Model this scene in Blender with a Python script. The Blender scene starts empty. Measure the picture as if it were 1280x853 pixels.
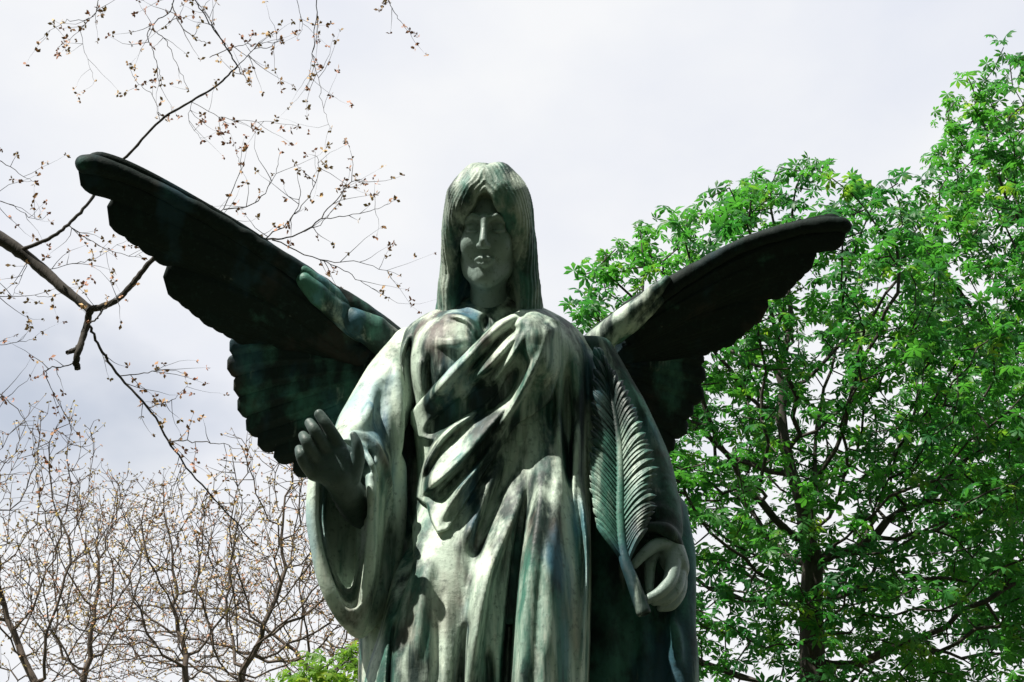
import bpy, math, random
import numpy as np
from mathutils import Vector, Matrix

# ------------------------------------------------------------------ camera, sky, sun, exposure
sc = bpy.context.scene
COL = sc.collection
CAM = np.array([0.0, -4.2, 1.6]); PITCH = math.radians(22.0); FPX = 1778.0   # 50 mm on 36 mm, 1280 px wide
cam_data = bpy.data.cameras.new('camera'); cam_data.lens = 50.0; cam_data.sensor_width = 36.0
cam_data.clip_start = 0.05; cam_data.clip_end = 2000.0
cam = bpy.data.objects.new('camera', cam_data); COL.objects.link(cam)
cam.location = CAM; cam.rotation_euler = (math.radians(90) + PITCH, 0, 0)
sc.camera = cam

SUN = np.array([-0.46, -0.25, 0.85]); SUN /= np.linalg.norm(SUN)             # direction towards the sun
world = bpy.data.worlds.new('World'); sc.world = world; world.use_nodes = True
wn = world.node_tree.nodes; wl = world.node_tree.links
for n in list(wn): wn.remove(n)
out = wn.new('ShaderNodeOutputWorld'); bg = wn.new('ShaderNodeBackground')
sky = wn.new('ShaderNodeTexSky'); sky.sky_type = 'NISHITA'; sky.sun_disc = False
sky.sun_elevation = math.asin(SUN[2]); sky.sun_rotation = math.atan2(SUN[0], SUN[1])
sky.air_density = 1.0; sky.dust_density = 1.0; sky.ozone_density = 1.5
tc = wn.new('ShaderNodeTexCoord')
mp = wn.new('ShaderNodeMapping'); mp.inputs['Location'].default_value = (23.59, 11.97, 14.91); mp.inputs['Rotation'].default_value = (0, 0, math.radians(-136)); mp.inputs['Scale'].default_value = (1, 1, 1.6)
nz = wn.new('ShaderNodeTexNoise'); nz.inputs['Scale'].default_value = 1.05; nz.inputs['Detail'].default_value = 7; nz.inputs['Roughness'].default_value = 0.52
cr = wn.new('ShaderNodeValToRGB'); cr.color_ramp.elements[0].position = 0.34; cr.color_ramp.elements[1].position = 0.49
mixc = wn.new('ShaderNodeMixRGB'); mixc.inputs['Color2'].default_value = (10.2, 10.5, 11.2, 1)   # sunlit cloud, in the sky node's units
bg.inputs['Strength'].default_value = 0.06
wl.new(tc.outputs['Generated'], mp.inputs['Vector']); wl.new(mp.outputs['Vector'], nz.inputs['Vector'])
wl.new(nz.outputs['Fac'], cr.inputs['Fac']); wl.new(cr.outputs['Color'], mixc.inputs['Fac'])
nz2 = wn.new('ShaderNodeTexNoise'); nz2.inputs['Scale'].default_value = 3.2; nz2.inputs['Detail'].default_value = 6; wl.new(mp.outputs['Vector'], nz2.inputs['Vector'])
cr2 = wn.new('ShaderNodeMixRGB'); cr2.inputs['Color1'].default_value = (7.6, 7.9, 8.7, 1); cr2.inputs['Color2'].default_value = (8.9, 9.0, 9.2, 1)      # shaded and sunlit cloud
mr2 = wn.new('ShaderNodeMapRange'); mr2.inputs['From Min'].default_value = 0.34; mr2.inputs['From Max'].default_value = 0.58; wl.new(nz2.outputs['Fac'], mr2.inputs['Value']); wl.new(mr2.outputs['Result'], cr2.inputs['Fac']); wl.new(cr2.outputs['Color'], mixc.inputs['Color2'])
wl.new(sky.outputs['Color'], mixc.inputs['Color1']); wl.new(mixc.outputs['Color'], bg.inputs['Color'])
wl.new(bg.outputs['Background'], out.inputs['Surface'])

sun_data = bpy.data.lights.new('sun', 'SUN'); sun_data.energy = 5.0; sun_data.angle = math.radians(0.5); sun_data.color = (1.0, 0.95, 0.86)
sun = bpy.data.objects.new('sun', sun_data); COL.objects.link(sun)
sun.rotation_euler = Vector(SUN).to_track_quat('Z', 'Y').to_euler(); sun.location = SUN * 30
sc.view_settings.view_transform = 'Standard'; sc.view_settings.look = 'None'
sc.view_settings.exposure = 0.8; sc.view_settings.gamma = 1.0; sc.view_settings.use_curve_mapping = False
sc.cycles.max_bounces = 6; sc.cycles.transparent_max_bounces = 4

# ------------------------------------------------------------------ helpers
F_ = np.array([0, math.cos(PITCH), math.sin(PITCH)]); U_ = np.array([0, -math.sin(PITCH), math.cos(PITCH)])
def ray(px, py): return F_ + np.array([1.0, 0, 0]) * ((px - 640) / FPX) + U_ * ((426.5 - py) / FPX)
def at(px, py, Y):
    """the point of the place that the photograph shows at a pixel, once its depth Y is known"""
    d = ray(px, py); return CAM + d * ((Y - CAM[1]) / d[1])
def new_mesh(name, V, Fc, smooth=True):
    me = bpy.data.meshes.new(name)
    V = np.asarray(V, np.float32); Fc = np.asarray(Fc, np.int32); k = Fc.shape[1]
    me.vertices.add(len(V)); me.vertices.foreach_set('co', V.ravel())
    me.loops.add(Fc.size); me.loops.foreach_set('vertex_index', Fc.ravel())
    me.polygons.add(len(Fc)); me.polygons.foreach_set('loop_start', np.arange(0, Fc.size, k, dtype=np.int32))
    me.polygons.foreach_set('loop_total', np.full(len(Fc), k, np.int32))
    if smooth: me.polygons.foreach_set('use_smooth', np.ones(len(Fc), bool))
    me.update(calc_edges=True); return me
def obj(name, me, mat=None, parent=None, **props):
    o = bpy.data.objects.new(name, me); COL.objects.link(o)
    if me is not None and mat is not None and not me.materials: me.materials.append(mat)
    if parent is not None:
        o.parent = parent; o.matrix_parent_inverse = pmat(parent).inverted()
    for k, v in props.items(): o[k] = v
    return o
def pmat(o):
    m = Matrix.LocRotScale(o.location, o.rotation_euler, o.scale)
    return (pmat(o.parent) @ o.matrix_parent_inverse @ m) if o.parent else m
def empty(name, loc, **props):
    o = bpy.data.objects.new(name, None); COL.objects.link(o); o.location = loc; o.empty_display_size = 0.2
    for k, v in props.items(): o[k] = v
    return o
def spline(P, n=6):
    """Catmull-Rom through rows of P"""
    P = np.asarray(P, float)
    if len(P) < 3: 
        t = np.linspace(0, 1, n + 1)[:, None]; return P[0] * (1 - t) + P[-1] * t
    Q = np.vstack([2 * P[0] - P[1], P, 2 * P[-1] - P[-2]]); res = []
    for i in range(1, len(Q) - 2):
        a, b, c, d = Q[i - 1:i + 3]
        for t in np.arange(n) / n:
            res.append(0.5 * ((2 * b) + (c - a) * t + (2 * a - 5 * b + 4 * c - d) * t * t + (3 * b - a - 3 * c + d) * t ** 3))
    res.append(P[-1]); return np.array(res)

class Grid:
    """a block of clay: a signed distance field that strokes are added to and cut from, then skinned"""
    def __init__(s, lo, hi, h):
        s.lo = np.array(lo, float); s.h = h; s.n = np.ceil((np.array(hi) - s.lo) / h).astype(int) + 1
        s.ax = [(s.lo[i] + np.arange(s.n[i]) * h).astype(np.float32) for i in range(3)]
        s.d = np.full(s.n, 0.5, np.float32); s.ref = None
    def box(s, lo, hi):
        a = np.clip(np.floor((np.array(lo) - s.lo) / s.h).astype(int), 0, s.n); b = np.clip(np.ceil((np.array(hi) - s.lo) / s.h).astype(int) + 1, 0, s.n)
        return tuple(slice(a[i], b[i]) for i in range(3))
    def xyz(s, sl): return s.ax[0][sl[0]][:, None, None], s.ax[1][sl[1]][None, :, None], s.ax[2][sl[2]][None, None, :]
    def blend(s, sl, e, k, op):
        d = s.d[sl]
        if d.size == 0: return
        if op == 'add':
            hh = np.maximum(k - np.abs(d - e), 0); s.d[sl] = np.minimum(d, e) - hh * hh / (4 * k)
        else:
            e = -e; hh = np.maximum(k - np.abs(d - e), 0); s.d[sl] = np.maximum(d, e) + hh * hh / (4 * k)
    def stroke(s, P, R, k=0.02, op='add'):
        P = np.asarray(P, float); R = np.asarray(R, float); m = k + 0.02
        SL = s.box(P.min(0) - R.max() - m - s.h, P.max(0) + R.max() + m + s.h)
        e = np.full([q.stop - q.start for q in SL], 1.0, np.float32)
        if e.size == 0: return
        for i in range(len(P) - 1):
            a, b, ra, rb = P[i], P[i + 1], R[i], R[i + 1]; r = max(ra, rb) + m
            q = s.box(np.minimum(a, b) - r, np.maximum(a, b) + r)
            if any(t.stop <= t.start for t in q): continue
            x, y, z = s.xyz(q); ab = b - a; L = max(ab @ ab, 1e-9)
            t = np.clip(((x - a[0]) * ab[0] + (y - a[1]) * ab[1] + (z - a[2]) * ab[2]) / L, 0, 1)
            c = np.sqrt((x - a[0] - t * ab[0]) ** 2 + (y - a[1] - t * ab[1]) ** 2 + (z - a[2] - t * ab[2]) ** 2) - (ra + t * (rb - ra))
            w = tuple(slice(q[j].start - SL[j].start, q[j].stop - SL[j].start) for j in range(3))
            e[w] = np.minimum(e[w], c)
        s.blend(SL, e, k, op)
    def ell(s, c, r, k=0.02, op='add', R=None):
        c = np.asarray(c, float); r = np.asarray(r, float); m = r.max() + k + 0.02
        sl = s.box(c - m, c + m); x, y, z = s.xyz(sl); x = x - c[0]; y = y - c[1]; z = z - c[2]
        if R is not None:
            R = np.asarray(R); x, y, z = (R[0, 0] * x + R[1, 0] * y + R[2, 0] * z, R[0, 1] * x + R[1, 1] * y + R[2, 1] * z, R[0, 2] * x + R[1, 2] * y + R[2, 2] * z)
        k0 = np.sqrt((x / r[0]) ** 2 + (y / r[1]) ** 2 + (z / r[2]) ** 2); k1 = np.sqrt((x / r[0] ** 2) ** 2 + (y / r[1] ** 2) ** 2 + (z / r[2] ** 2) ** 2) + 1e-6
        s.blend(sl, (k0 * (k0 - 1) / k1).astype(np.float32), k, op)
    def tube(s, rows):
        """upright body of elliptic sections; rows of z, x centre, y centre, half width, half depth"""
        rows = np.array(sorted(rows)); z = s.ax[2]
        cx, cy, a, b = (np.interp(z, rows[:, 0], rows[:, i]).astype(np.float32)[None, None, :] for i in range(1, 5))
        ker = np.ones(15) / 15
        cx, cy, a, b = (np.convolve(np.pad(q.ravel(), 7, 'edge'), ker, 'valid').astype(np.float32)[None, None, :] for q in (cx, cy, a, b))
        x = (s.ax[0][:, None, None] - cx) / a; y = (s.ax[1][None, :, None] - cy) / b
        e = ((x * x) ** 1.15 + (y * y) ** 1.15) ** (1 / 2.3)
        e = (e - 1) * np.minimum(a, b)
        e = np.maximum(e, np.maximum(rows[0, 0] - z, z - rows[-1, 0])[None, None, :].astype(np.float32))
        s.d = np.minimum(s.d, e)
    def snap(s): s.ref = s.d.copy()
    def hit(s, px, py, off=0.0, y0=-0.9, y1=0.4, ref=True):
        """where the sight line of a pixel meets the clay, raised by off towards the viewer"""
        d = ray(px, py); d = d / np.linalg.norm(d); Ys = np.arange(y0, y1, s.h * 0.5)
        T = (Ys - CAM[1]) / d[1]; P = CAM + T[:, None] * d
        I = np.clip(np.rint((P - s.lo) / s.h).astype(int), 0, s.n - 1)
        D = (s.ref if ref else s.d)[I[:, 0], I[:, 1], I[:, 2]]
        w = np.nonzero(D < 0)[0]; i = w[0] if len(w) else int(np.argmin(D))
        return P[i] - d * (off + (D[i] if not len(w) else 0))
    def draw(s, pts, k=0.02, op='add', n=6, ends=(1, 1)):
        """stroke on the clay: rows of px, py, radius, rise; its ends sink back into the cloth"""
        Q = spline([tuple(p) + (0,) * (4 - len(p)) for p in pts], n)
        P = np.array([s.hit(q[0], q[1], q[3]) for q in Q])
        if len(P) > 5:
            K = np.pad(P[:, 1], 2, 'edge'); ys = np.convolve(K, np.ones(5) / 5, 'valid')
            P = np.array([at(q[0], q[1], y) for q, y in zip(Q, ys)])
        t = np.linspace(0, 1, len(Q)); e = np.ones(len(Q))
        if ends[0]: e = np.minimum(e, np.clip(t / .22, 0, 1))
        if ends[1]: e = np.minimum(e, np.clip((1 - t) / .22, 0, 1))
        e = e * e * (3 - 2 * e); R = np.maximum(Q[:, 2] * (.35 + .65 * e), .002)
        dr = np.array([ray(q[0], q[1]) for q in Q]); P = P + dr * ((1 - e) * (Q[:, 2] * 1.0 + Q[:, 3]) * (1 if op == 'add' else -.6))[:, None]
        s.stroke(P, R, k, op)
    def free(s, pts, k=0.02, op='add', n=6):
        """stroke in space: rows of px, py, depth Y, radius"""
        Q = spline(pts, n); s.stroke([at(*q[:3]) for q in Q], np.maximum(Q[:, 3], 0.002), k, op)
    def relief(s, fn, band=0.03):
        I = np.nonzero(np.abs(s.d) < band); s.d[I] += fn(s.ax[0][I[0]], s.ax[1][I[1]], s.ax[2][I[2]]).astype(np.float32)
    def skin(s, name):
        d = s.d; d = np.pad(d, 1, constant_values=0.1); ins = d < 0
        c = [ins[i:ins.shape[0] - 1 + i, j:ins.shape[1] - 1 + j, k:ins.shape[2] - 1 + k] for i in (0, 1) for j in (0, 1) for k in (0, 1)]
        cnt = sum(q.astype(np.int8) for q in c); act = (cnt > 0) & (cnt < 8); A = np.argwhere(act)
        idx = np.full(act.shape, -1, np.int32); idx[act] = np.arange(len(A))
        off = np.array([(i, j, k) for i in (0, 1) for j in (0, 1) for k in (0, 1)])
        val = np.stack([d[A[:, 0] + o[0], A[:, 1] + o[1], A[:, 2] + o[2]] for o in off], 1)
        acc = np.zeros((len(A), 3)); num = np.zeros(len(A))
        for i in range(8):
            for j in range(i + 1, 8):
                if np.abs(off[i] - off[j]).sum() != 1: continue
                m = (val[:, i] < 0) != (val[:, j] < 0); t = val[m, i] / (val[m, i] - val[m, j])
                acc[m] += off[i] + t[:, None] * (off[j] - off[i]); num[m] += 1
        V = s.lo + (A + acc / num[:, None] - 1) * s.h; Fs = []
        for a in range(3):
            b, e = (a + 1) % 3, (a + 2) % 3
            s0 = [slice(None)] * 3; s1 = [slice(None)] * 3; s0[a] = slice(0, -1); s1[a] = slice(1, None)
            E = np.argwhere(ins[tuple(s0)] != ins[tuple(s1)]); E = E[(E[:, b] > 0) & (E[:, e] > 0)]
            fl = ins[E[:, 0], E[:, 1], E[:, 2]]; q = []
            for db, de in ((-1, -1), (0, -1), (0, 0), (-1, 0)):
                w = E.copy(); w[:, b] += db; w[:, e] += de; q.append(idx[w[:, 0], w[:, 1], w[:, 2]])
            q = np.stack(q, 1); q[~fl] = q[~fl][:, ::-1]; Fs.append(q)
        return new_mesh(name, V, np.vstack(Fs))

def vnoise(seed, scale):
    """smooth value noise as a function of arrays x, y, z"""
    T = np.random.RandomState(seed).rand(32, 32, 32).astype(np.float32) * 2 - 1
    def f(x, y, z):
        q = [np.asarray(v) * scale + 100 for v in (x, y, z)]; i = [np.floor(v).astype(int) for v in q]; t = [v - w for v, w in zip(q, i)]
        t = [v * v * (3 - 2 * v) for v in t]; r = 0
        for a in (0, 1):
            for b in (0, 1):
                for c in (0, 1):
                    r = r + T[(i[0] + a) % 32, (i[1] + b) % 32, (i[2] + c) % 32] * (t[0] if a else 1 - t[0]) * (t[1] if b else 1 - t[1]) * (t[2] if c else 1 - t[2])
        return r
    return f

class Folds:
    """pleats of a cloth: a height map drawn over the front of the figure with ridge and valley lines"""
    def __init__(s, x0, x1, y0, y1):
        s.o = (x0, y0); s.X, s.Y = np.meshgrid(np.arange(x0, x1 + 1, 1.0), np.arange(y0, y1 + 1, 1.0), indexing='ij'); s.hi = np.zeros_like(s.X); s.lo = np.zeros_like(s.X)
    def near(s, Q, pad):
        a = np.maximum((Q[:, :2].min(0) - pad - s.o).astype(int), 0); b = np.maximum((Q[:, :2].max(0) + pad - s.o).astype(int) + 2, 0); return slice(a[0], b[0]), slice(a[1], b[1])
    def line(s, pts, ends=(1, 1)):
        """rows of px, py, height, width on the lit side, width on the shaded side; negative heights cut valleys"""
        Q = spline(pts, 8); t = np.linspace(0, 1, len(Q)); e = np.ones(len(Q))
        if ends[0]: e = np.minimum(e, np.clip(t / .25, 0, 1))
        if ends[1]: e = np.minimum(e, np.clip((1 - t) / .25, 0, 1))
        Q[:, 2] *= e * e * (3 - 2 * e); sl = s.near(Q, Q[:, 3:].max() + 2); X, Y = s.X[sl], s.Y[sl]
        best = np.full(X.shape, 1e9); A_ = np.zeros_like(X); W_ = np.ones_like(X)
        for i in range(len(Q) - 1):
            a, b = Q[i], Q[i + 1]; d = b[:2] - a[:2]; L = max(d @ d, 1e-9); u = np.clip(((X - a[0]) * d[0] + (Y - a[1]) * d[1]) / L, 0, 1)
            ex, ey = X - a[0] - u * d[0], Y - a[1] - u * d[1]; r = np.hypot(ex, ey); m = r < best
            lit = (d[0] * ey - d[1] * ex) > 0; w = np.where(lit, a[3] + u * (b[3] - a[3]), a[4] + u * (b[4] - a[4]))
            best[m] = r[m]; A_[m] = (a[2] + u * (b[2] - a[2]))[m]; W_[m] = w[m]
        f = .5 + .5 * np.cos(math.pi * np.clip(best / np.maximum(W_, 1), 0, 1)); hgt = A_ * f ** .85
        if np.mean(Q[:, 2]) >= 0:
            k = .006; c = s.hi[sl]; q = np.maximum(k - np.abs(c - hgt), 0); s.hi[sl] = np.maximum(c, hgt) + np.where((hgt > 0) & (c > 0), q * q / (4 * k), 0)
        else: s.lo[sl] = np.minimum(s.lo[sl], hgt)
    def mask(s, poly, soft=2.5):
        P = np.array(poly, float); ins = np.zeros(s.X.shape, bool); dist = np.full(s.X.shape, 1e9)
        for i in range(len(P)):
            a, b = P[i], P[(i + 1) % len(P)]; c = (a[1] > s.Y) != (b[1] > s.Y)
            ins ^= c & (s.X < (b[0] - a[0]) * (s.Y - a[1]) / (b[1] - a[1] + 1e-12) + a[0])
            d = b - a; u = np.clip(((s.X - a[0]) * d[0] + (s.Y - a[1]) * d[1]) / max(d @ d, 1e-9), 0, 1); dist = np.minimum(dist, np.hypot(s.X - a[0] - u * d[0], s.Y - a[1] - u * d[1]))
        q = np.clip(.5 + np.where(ins, dist, -dist) / (2 * soft), 0, 1); return q * q * (3 - 2 * q)
    def sample(s, M, x, y, z):
        P = np.stack([x, y, z], -1).astype(float) - CAM; f = P @ F_; px = 640 + FPX * P[..., 0] / f - s.o[0]; py = 426.5 - FPX * (P @ U_) / f - s.o[1]
        px = np.clip(px, 0, M.shape[0] - 1.001); py = np.clip(py, 0, M.shape[1] - 1.001); i = px.astype(int); j = py.astype(int); u = px - i; v = py - j
        return M[i, j] * (1 - u) * (1 - v) + M[i + 1, j] * u * (1 - v) + M[i, j + 1] * (1 - u) * v + M[i + 1, j + 1] * u * v

# ------------------------------------------------------------------ materials
def nodes(name):
    m = bpy.data.materials.new(name); m.use_nodes = True; nt = m.node_tree
    return m, nt, nt.nodes['Principled BSDF']
def noise(nt, vec, scale, detail=4, rough=0.55, map_scale=None, loc=(0, 0, 0)):
    if map_scale is not None:
        mpn = nt.nodes.new('ShaderNodeMapping'); mpn.inputs['Scale'].default_value = map_scale; mpn.inputs['Location'].default_value = loc
        nt.links.new(vec, mpn.inputs['Vector']); vec = mpn.outputs['Vector']
    n = nt.nodes.new('ShaderNodeTexNoise'); n.inputs['Scale'].default_value = scale; n.inputs['Detail'].default_value = detail; n.inputs['Roughness'].default_value = rough
    nt.links.new(vec, n.inputs['Vector']); return n.outputs['Fac']
def ramp(nt, fac, a, b):
    r = nt.nodes.new('ShaderNodeMapRange'); r.inputs['From Min'].default_value = a; r.inputs['From Max'].default_value = b; r.interpolation_type = 'SMOOTHSTEP'
    nt.links.new(fac, r.inputs['Value']); return r.outputs['Result']
def mix(nt, fac, c1, c2):
    m = nt.nodes.new('ShaderNodeMixRGB')
    for i, c in (('Color1', c1), ('Color2', c2)):
        if isinstance(c, tuple): m.inputs[i].default_value = c + (1,)
        else: nt.links.new(c, m.inputs[i])
    if isinstance(fac, (int, float)): m.inputs['Fac'].default_value = fac
    else: nt.links.new(fac, m.inputs['Fac'])
    return m.outputs['Color']
def bronze(name, pale, green, seed, rough=0.5, spec=0.35, dark=(0.010, 0.026, 0.022), calm=1.0, chalk=((0.47, 0.57, 0.475), (0.72, 0.76, 0.64))):
    """weathered bronze: black patina, verdigris, chalky run-off streaks, brown and blue stains"""
    m, nt, b = nodes(name); t = nt.nodes.new('ShaderNodeTexCoord').outputs['Object']; L = (seed * 3.1, seed * 1.7, seed * 2.3)
    streak = noise(nt, t, 1.0, 6, 0.6, (13, 13, 1.7), L); streak2 = noise(nt, t, 1.0, 5, 0.6, (22, 22, 3.2), (L[1], L[2], L[0]))
    blotch = noise(nt, t, 4.5, 6, 0.62, (1, 1, 0.6), L); fine = noise(nt, t, 55, 5, 0.7); speck = noise(nt, t, 150, 3, 0.6)
    stain = noise(nt, t, 5.5, 4, 0.55, (1, 1, 0.5), (L[2], L[0], L[1])); blue = noise(nt, t, 4.0, 4, 0.5, (1.4, 1.4, 0.45), (L[0], L[2] + 5, L[1]))
    c = mix(nt, ramp(nt, blotch, 0.62 - green, 0.80 - green), dark, (0.055, 0.165, 0.125))
    c = mix(nt, ramp(nt, streak, 0.74 - pale, 0.95 - pale), c, chalk[0])
    kc = nt.nodes.new('ShaderNodeMath'); kc.operation = 'MULTIPLY'; kc.inputs[1].default_value = calm; nt.links.new(ramp(nt, streak2, 0.54, 0.72), kc.inputs[0])
    c = mix(nt, kc.outputs[0], c, mix(nt, ramp(nt, streak, 0.74 - pale, 0.95 - pale), (0.018, 0.050, 0.042), chalk[1]))
    k = nt.nodes.new('ShaderNodeMath'); k.operation = 'MULTIPLY'; k.inputs[1].default_value = 0.28 * calm; nt.links.new(ramp(nt, stain, 0.56, 0.68), k.inputs[0])
    c = mix(nt, k.outputs[0], c, (0.27, 0.175, 0.15))
    k2 = nt.nodes.new('ShaderNodeMath'); k2.operation = 'MULTIPLY'; k2.inputs[1].default_value = 0.45 * calm; nt.links.new(ramp(nt, blue, 0.55, 0.68), k2.inputs[0])
    c = mix(nt, k2.outputs[0], c, (0.075, 0.23, 0.35))
    k3 = nt.nodes.new('ShaderNodeMath'); k3.operation = 'MULTIPLY'; k3.inputs[1].default_value = 0.55; nt.links.new(ramp(nt, fine, 0.52, 0.70), k3.inputs[0])
    c = mix(nt, k3.outputs[0], c, (0.022, 0.040, 0.036))
    nt.links.new(c, b.inputs['Base Color'])
    rr = nt.nodes.new('ShaderNodeMapRange'); rr.inputs['To Min'].default_value = rough - 0.12; rr.inputs['To Max'].default_value = rough + 0.2
    nt.links.new(fine, rr.inputs['Value']); nt.links.new(rr.outputs['Result'], b.inputs['Roughness'])
    b.inputs['Specular IOR Level'].default_value = spec
    bm1 = nt.nodes.new('ShaderNodeBump'); bm1.inputs['Strength'].default_value = 0.35; bm1.inputs['Distance'].default_value = 0.006
    bm2 = nt.nodes.new('ShaderNodeBump'); bm2.inputs['Strength'].default_value = 0.35; bm2.inputs['Distance'].default_value = 0.02
    nt.links.new(fine, bm1.inputs['Height']); nt.links.new(blotch, bm2.inputs['Height']); nt.links.new(bm2.outputs['Normal'], bm1.inputs['Normal']); nt.links.new(bm1.outputs['Normal'], b.inputs['Normal'])
    return m
B_GOWN = bronze('bronze_gown', 0.325, 0.19, 1.0)
B_SLEEVE = bronze('bronze_sleeve', 0.415, 0.22, 2.0)
B_DARK = bronze('bronze_black_patina', 0.08, 0.08, 3.0, 0.62, 0.2, (0.009, 0.018, 0.016), 0.25)
B_SKIN = bronze('bronze_face', 0.60, 0.30, 4.0, 0.40, 0.45, (0.02, 0.045, 0.038), 0.12, ((0.20, 0.265, 0.235), (0.30, 0.35, 0.31)))
B_HAIR = bronze('bronze_hair', 0.30, 0.22, 5.5, 0.48, 0.35, (0.012, 0.028, 0.024), 0.55, ((0.34, 0.40, 0.335), (0.50, 0.54, 0.44)))
B_CLOAK = bronze('bronze_cloak', 0.20, 0.20, 3.6, 0.55, 0.25, (0.010, 0.022, 0.019), 0.5)
B_HAND_SHADED = bronze('bronze_hand_shaded', 0.60, 0.30, 9.0, 0.45, 0.35, (0.02, 0.045, 0.038), 0.12, ((0.055, 0.085, 0.075), (0.20, 0.24, 0.20)))  # raised hand darker than the other; its shade is put into the colour
B_FROND = bronze('bronze_frond', 0.22, 0.20, 6.0, 0.45, 0.35, calm=0.45)

# ------------------------------------------------------------------ the angel
BASE_Z = 1.38
statue = empty('angel_statue', (-0.05, 0.0, BASE_Z), label='weathered green bronze winged angel with lowered face, raised hand and palm frond', category='statue')
H = 0.005
folds_noise = vnoise(3, 9.0); fine_noise = vnoise(4, 26.0)

# gown over the body: silhouettes read as py, left px, right px, depth of the middle, half depth
def rows_from(tab, extra=()):
    R = []
    for py, l, r, yc, b in tab:
        a, c = at(l, py, yc), at(r, py, yc); R.append((a[2], (a[0] + c[0]) / 2, yc, (c[0] - a[0]) / 2, b))
    return R + list(extra)
g = Grid((-0.62, -0.62, BASE_Z - 0.02), (0.56, 0.36, 3.46), H)
g.tube(rows_from([(384, 575, 655, 0.03, 0.09), (392, 552, 680, 0.03, 0.12), (402, 524, 704, 0.03, 0.145), (420, 500, 730, 0.02, 0.168), (450, 497, 744, 0.01, 0.19), (500, 505, 744, 0.0, 0.19), (550, 514, 738, 0.0, 0.185),
   (600, 520, 736, 0.0, 0.195), (650, 520, 738, -0.01, 0.215), (700, 512, 742, -0.02, 0.235), (750, 498, 748, -0.02, 0.25), (800, 485, 755, -0.02, 0.26), (853, 476, 762, -0.02, 0.27)],
   [(BASE_Z + 0.3, -0.03, -0.03, 0.43, 0.33), (BASE_Z, -0.03, -0.03, 0.47, 0.37)]))
for px, py, r, up in ((563, 446, 0.098, -0.062), (664, 444, 0.098, -0.062)):
    g.stroke([g.hit(px, py, up, ref=False), g.hit(px, py + 12, up, ref=False)], [r, r * 0.95], 0.08)
g.free([(575, 640, -0.10, 0.10), (552, 730, -0.16, 0.13), (535, 810, -0.19, 0.14), (520, 900, -0.2, 0.15), (510, 1080, -0.17, 0.16)], 0.08)      # bent knee
g.free([(688, 560, -0.12, 0.06), (690, 640, -0.16, 0.085), (684, 740, -0.18, 0.105), (678, 860, -0.18, 0.12), (672, 1080, -0.17, 0.14)], 0.06)   # standing leg
g.free([(508, 470, .06, .06), (500, 560, .06, .075), (494, 660, .05, .085), (488, 760, .04, .09), (490, 900, .03, .1)], 0.04)
g.snap()
D, A = 'sub', 'add'
ripple = vnoise(5, 5.0)
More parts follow.
